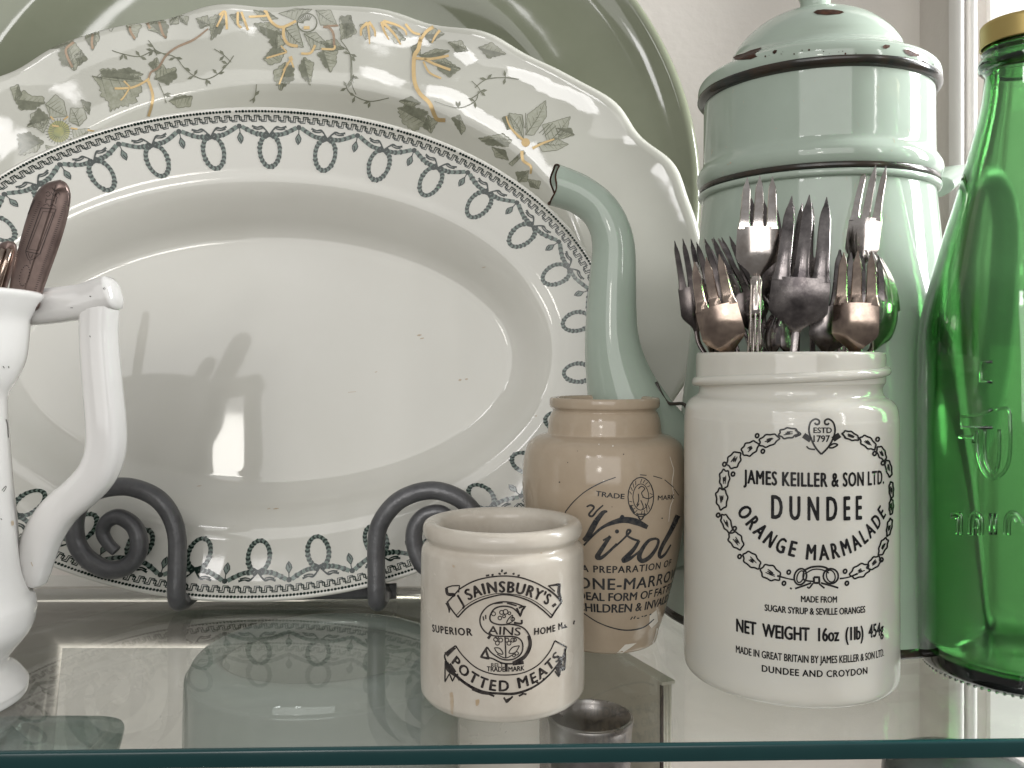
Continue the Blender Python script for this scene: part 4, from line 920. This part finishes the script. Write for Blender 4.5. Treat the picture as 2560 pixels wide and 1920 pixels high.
for dx in (-14, 6, 22):
    V, Fc = tube([P(-10+dx*1.0+14, 622, 321), P(-30+dx+12, 690, 322), P(-52+dx+10, 780, 324)], 1.1, 8); part('ridge', t, V, Fc, M['copper'])

t = thing('table_knife', 'tall table knife at the far left of the white jug, mirrored in the platter', 'knife', (-236, 318, 100))
V, Fc = tube([(-240, 306, 60), (-237, 314, 130), (-233, 320, 180), (-231, 321, 197)], [4, 5.5, 7.5, 5], 14, flat=(.4, 1)); part('handle', t, V, Fc, M['bronze'])
t = thing('spoon', 'spoon handle low at the far left of the white jug, mirrored in the platter', 'spoon', (-262, 314, 100))
V, Fc = tube([(-245, 300, 60), (-254, 308, 120), (-262, 315, 160), (-264, 316, 178)], [3, 4, 7, 5], 14, flat=(.4, 1)); part('handle', t, V, Fc, M['bronze'])

# ------------------------------------------------------------------ forks in the marmalade jar
def fz(x, y): return (1660+x/3.19, 380+y/3.19)
def make_fork(label, Np, Tp, wpx, rt, m, d, roll=0, tines=3, bow=4.5, lean=6, hw_px=34, Hp=None, wn_px=34):
    N, T = P(*fz(*Np), d), P(*fz(*Tp), d+lean)
    zc = (T-N); L = zc.length; zc.normalize()
    toward = (EYE-N).normalized(); xc = zc.cross(-toward).normalized()
    xc = Matrix.Rotation(radians(roll), 3, zc) @ xc; yc = zc.cross(xc).normalized()      # yc away from the viewer
    sc = d/F/3.19; W = wpx*sc*.535; wn = wn_px*sc*.5
    t = thing('fork', label, 'fork', tuple(N), 'old forks standing in the marmalade jar')
    yb = lambda u: bow*(sin(pi*min(max(u, 0), 1)**.85))-bow*.55*max(0, u-.75)**1.2
    th = .75
    def at(x, u, y): return N+xc*x+zc*(u*L)+yc*(yb(u)+y)
    hb = Buf(); ns = 14; nx = 7; front, back = [], []
    for i in range(ns):
        f = i/(ns-1); u = f*rt; g = min(1, f/.40); g = g*g*(3-2*g); hw = wn+(W-wn)*g
        hw *= 1-.05*max(0, f-.6)
        for k in range(nx):
            x = (k/(nx-1)*2-1); dish = -1.3*g*(x*x)
            front.append(at(x*hw, u, dish-th*(1-.55*x*x))); back.append(at(x*hw, u, dish+th*(1-.55*x*x)))
    V = front+back; o_ = len(front); Fc = []
    for i in range(ns-1):
        for k in range(nx-1):
            a = i*nx+k; Fc.append((a, a+1, a+nx+1, a+nx)); Fc.append((o_+a, o_+a+nx, o_+a+nx+1, o_+a+1))
        for k in (0, nx-1):
            a = i*nx+k; Fc.append((a, a+nx, o_+a+nx, o_+a) if k == 0 else (a+nx, a, o_+a, o_+a+nx))
    for k in range(nx-1):
        Fc.append((k+1, k, o_+k, o_+k+1)); a = (ns-1)*nx+k; Fc.append((a, a+1, o_+a+1, o_+a))
    o = part('head', t, V, Fc, m, sharp=48); fixnormals(o)
    Wr = W*.97
    for q in range(tines):
        xm = ((q+.5)/tines*2-1)*1.0; tw = Wr/tines; rows = []; V = []; nsg = 12
        for i in range(nsg):
            f = i/(nsg-1); u = rt-.02+(1-rt+.02)*f*(1-.025*abs(xm)*(1 if q != tines//2 else 0))
            wv = tw*(1.03 if i == 0 else .86 if i == 1 else .80)*(1-.34*f)*(1 if f < .78 else max(.10, (1-f)/.22)); x0 = xm*Wr*(1-.07*f)
            # outer tines are cut straight on the outside
            dish = -1.3*(xm*xm); tk = th*(1-.25*f)
            for sx, sy in ((-1, 0), (-.82, -.8), (.82, -.8), (1, 0), (.82, .8), (-.82, .8)): V.append(at(x0+sx*wv, u, dish+sy*tk))
        Fc = []
        for i in range(nsg-1):
            for k in range(6): l = (k+1) % 6; Fc.append((i*6+k, i*6+l, (i+1)*6+l, (i+1)*6+k))
        Fc += [tuple(range(5, -1, -1)), tuple(range((nsg-1)*6, nsg*6))]
        o = part('tine', t, V, Fc, m, sharp=55); fixnormals(o)
    # handle runs down into the jar and stays inside its wall
    cxm, cym = AXM; bot = Vector((cxm+(N.x-cxm)*.2, cym+(N.y-cym)*.2, 12)) if Hp is None else P(*fz(*Hp[:2]), Hp[2])
    def inside(p):
        v = Vector((p.x-cxm, p.y-cym, 0))
        if p.z < 126 and v.length > 29.5: v = v*(29.5/v.length); return Vector((cxm+v.x, cym+v.y, p.z))
        return p
    pts = [N+zc*(L*.03), N-zc*5+yc*.8, inside(N-zc*12+yc*1.0+(bot-N)*.03), inside(N+(bot-N)*.35), N+(bot-N)*.7, bot]
    c = catmull(pts, 6); rr = lerp_list([wn*.95, wn*.85, wn*.9, wn*1.1, wn*1.5, wn*1.6], len(c))
    V, Fc = tube(c, rr, 14, flat=(.45, 1), up=tuple(yc)); part('handle', t, V, Fc, m)
    return t, N, T, xc, yc, zc, L
g1 = make_fork('bright polished fork standing tallest at the front centre, its face to us', (735,1000), (765,185), 305, .45, M['silver'], 326, hw_px=40, wn_px=84, bow=5, Hp=(712,1950,330))
make_fork('big tarnished dark grey fork leaning right beside the polished one', (1050,1440), (1160,338), 420, .36, M['tarnish'], 318, bow=7, wn_px=70, Hp=(900,1980,330))
make_fork('brown worn fork at the front right of the jar', (1520,1610), (1545,785), 325, .45, M['copper'], 320, bow=6, wn_px=70)
make_fork('coppery worn fork at the front left leaning outward', (525,1625), (335,835), 320, .48, M['copper'], 331, bow=6, roll=-8, wn_px=70)
make_fork('slim fork rising far behind at the right, highest at the rear', (1560,930), (1690,100), 240, .45, M['silver'], 368, roll=-12, bow=4, wn_px=46)
make_fork('silver fork seen edge-on at the right rim, catching green light', (1655,1590), (1690,800), 330, .45, M['silver'], 346, roll=62, tines=4, bow=7, wn_px=60)
make_fork('blackened fork standing apart at the far left rim', (262,1430), (150,690), 205, .45, M['blackened'], 350, roll=10, bow=4, wn_px=46)
make_fork('blackened fork crowded second from the left, tines behind the coppery fork', (520,1380), (325,690), 215, .5, M['blackened'], 343, roll=6, bow=4, wn_px=50)
make_fork('blackened fork with short tines left of the polished fork', (660,1330), (460,680), 205, .45, M['blackened'], 358, roll=14, bow=4, wn_px=50)
make_fork('grey fork tucked between the big tarnished fork and the brown one', (1290,1620), (1400,775), 300, .42, M['tarnish'], 334, roll=12, bow=5, wn_px=64)
make_fork('dark fork half hidden behind the polished one', (790,1300), (790,365), 290, .6, M['blackened'], 360, roll=24, bow=5, wn_px=54)
make_fork('silver fork turned sideways at the left rim beside the coppery fork', (385,1640), (330,880), 290, .5, M['silver'], 345, roll=52, bow=5, wn_px=64)
make_fork('dark fork showing tips behind the big tarnished fork', (1190,1400), (1185,440), 260, .55, M['blackened'], 358, roll=-20, bow=5, wn_px=54)
make_fork('small dark fork whose single tip shows at the right rear', (1640,1480), (1725,850), 170, .5, M['blackened'], 360, roll=68, bow=3, wn_px=44)
make_fork('dark fork slanting low across the gap below the polished fork', (1000,1640), (830,1130), 150, .5, M['tarnish'], 340, roll=50, bow=3, wn_px=44)
make_fork('dark fork leaning hard left between the blackened ones', (600,1330), (385,690), 190, .5, M['tarnish'], 350, roll=30, bow=4, wn_px=46)
make_fork('black fork leaning left just under the polished fork head', (720,1450), (520,850), 230, .5, M['blackened'], 338, roll=25, bow=5, wn_px=50)
make_fork('dark fork standing straight behind the big tarnished fork, tips level with it', (1080,1300), (1100,410), 240, .55, M['blackened'], 364, roll=-30, bow=4, wn_px=50)
make_fork('dark fork tilted right between the slim rear fork and the brown one', (1400,1500), (1480,780), 210, .5, M['blackened'], 352, roll=20, bow=4, wn_px=48)
make_fork('tarnished fork leaning right behind the brown one', (1560,1520), (1650,800), 230, .48, M['tarnish'], 340, roll=26, bow=5, wn_px=54)
make_fork('bent dark fork low at the centre, its handle crossing the gap', (870,1640), (960,1200), 170, .5, M['tarnish'], 330, roll=-50, bow=4, wn_px=44)
tf, N, T, xc, yc, zc, L = g1
for sx in (-1, 0, 1):                 # raised lines down the polished handle
    q = [P(*fz(735+sx*38-(k*1.3), 1010+k*85), 322.3+k*.25+abs(sx)*.5) for k in range(8)]
    V, Fc = tube(q, [.42 if sx else .5]*8, 8); part('raised_line', tf, V, Fc, M['silver'])

# ------------------------------------------------------------------ things under the glass, seen through it
V, Fc = box(-420, 262, 300, 598, -244, -232); o = part('lower_shelf', None, V, Fc, M['trim'], smooth=False); o['kind'] = 'structure'
th_ = radians(10); TV, TN = Vector((0, sin(th_), cos(th_))), Vector((0, -cos(th_), sin(th_))); top = Vector((0, 520, -12))
t = thing('metal_tray', 'satin champagne metal tray with rounded rim propped under the glass shelf', 'tray', (-120, 482, -231))
x0, x1, hh = -303, 52, 222
secp = [(0, -4), (0, -.5), (1.2, 1.2), (4, 2.2), (8, 2.3), (11, 1.2), (14, -1.6), (18, -5.2), (24, -7.8), (30, -8.8), (36, -9)]
V = []; Fc = []; n = len(secp)
cor = [(x0, 0, 1, -1), (x1, 0, -1, -1), (x1, -hh, -1, 1), (x0, -hh, 1, 1)]
for cx_, cy2, sx, sy in cor:
    for s_, h in secp: V.append(top+Vector((cx_+sx*s_, 0, 0))+TV*(cy2+sy*s_)+TN*h)
for k in range(4):
    l = (k+1) % 4
    for i in range(n-1): Fc.append((k*n+i, l*n+i, l*n+i+1, k*n+i+1))
o = part('rim', t, V, Fc, M['tray'], sharp=75); fixnormals(o)
V = [top+Vector((x, 0, 0))+TV*y+TN*h for h in (-9.05, -10.5) for x, y in ((x0+35.9, -35.9), (x1-35.9, -35.9), (x1-35.9, -hh+35.9), (x0+35.9, -hh+35.9))]
part('face', t, V, [(0, 1, 2, 3), (7, 6, 5, 4), (0, 4, 5, 1), (1, 5, 6, 2), (2, 6, 7, 3), (3, 7, 4, 0)], M['tray_face'], smooth=False)
t = thing('glass_jar', 'large grey green glass jar with rounded shoulder standing beneath the glass shelf', 'jar', (-86, 405, -231)); ax = (-86, 405)
V, Fc = lathe(smooth_prof([(0, -231), (50, -231), (58, -229), (62, -222), (62.5, -120), (61.5, -30), (60, -17), (56, -11), (50, -9), (46, -10.5), (45, -14), (50, -17)], 5), *ax, 96); part('body', t, V, Fc, M['clear_jar'])
t = thing('glass_dish', 'thick square glass dish under the left end of the shelf', 'dish', (-184, 326, -231)); ax = (-184, 326)
sq = lambda a, z: (abs(cos(a))**5+abs(sin(a))**5)**-.2*(1)
V, Fc = lathe(smooth_prof([(0, -231), (30, -231), (33, -228), (31, -150), (27.5, -73), (27, -49), (29.5, -35), (31.5, -26), (31.5, -23), (30, -22), (26, -23), (20, -29), (12, -33), (0, -34)], 4), *ax, 96, shape=sq); part('body', t, V, Fc, M['dish_glass'])
t = thing('wooden_divider', 'cream painted upright board with ribbed front edge under the shelf', 'board', (72, 420, -231))
def rot2(V, c, a): return [(c[0]+(v[0]-c[0])*cos(a)-(v[1]-c[1])*sin(a), c[1]+(v[0]-c[0])*sin(a)+(v[1]-c[1])*cos(a), v[2]) for v in V]
a_ = radians(24)
V, Fc = box(71.6, 77.6, 421, 520, -231, -33); part('board', t, rot2(V, (71.6, 420), a_), Fc, M['divider'], smooth=False)
V, Fc = box(71.0, 72.0, 419.4, 421, -231, -33.2); part('groove', t, rot2(V, (71.6, 420), a_), Fc, M['engraving'], smooth=False)
for k in range(3):
    V, Fc = tube([(73+k*1.8, 421, -231), (73+k*1.8, 421, -33)], .9, 10); part('rib', t, rot2(V, (71.6, 420), a_), Fc, M['divider'])
V, Fc = box(70.8, 78.4, 419, 520.5, -33, -31.6); part('cap_strip', t, rot2(V, (71.6, 420), a_), Fc, M['divider'], smooth=False)
t = thing('silver_beaker', 'dull silver beaker in front of the cream board under the shelf', 'beaker', (34, 392, -231)); ax = (35, 392)
V, Fc = lathe(smooth_prof([(0, -231), (15, -231), (16, -229), (16.5, -120), (18, -50), (19, -38), (18.4, -36.6), (17.5, -38), (16, -60), (15, -200), (0, -226)], 4), *ax, 64); part('body', t, V, Fc, M['pewter'])
t = thing('smoked_jar', 'dark smoked glass jar lid just showing below the right end of the shelf', 'jar', (154, 306, -231)); ax = (156, 306)
V, Fc = lathe(smooth_prof([(0, -231), (24, -231), (25, -228), (25, -60), (23, -40), (24, -30), (25.5, -26), (24.5, -20), (18, -17.5), (0, -16.2)], 4), *ax, 64); part('body', t, V, Fc, M['dark_glass'])
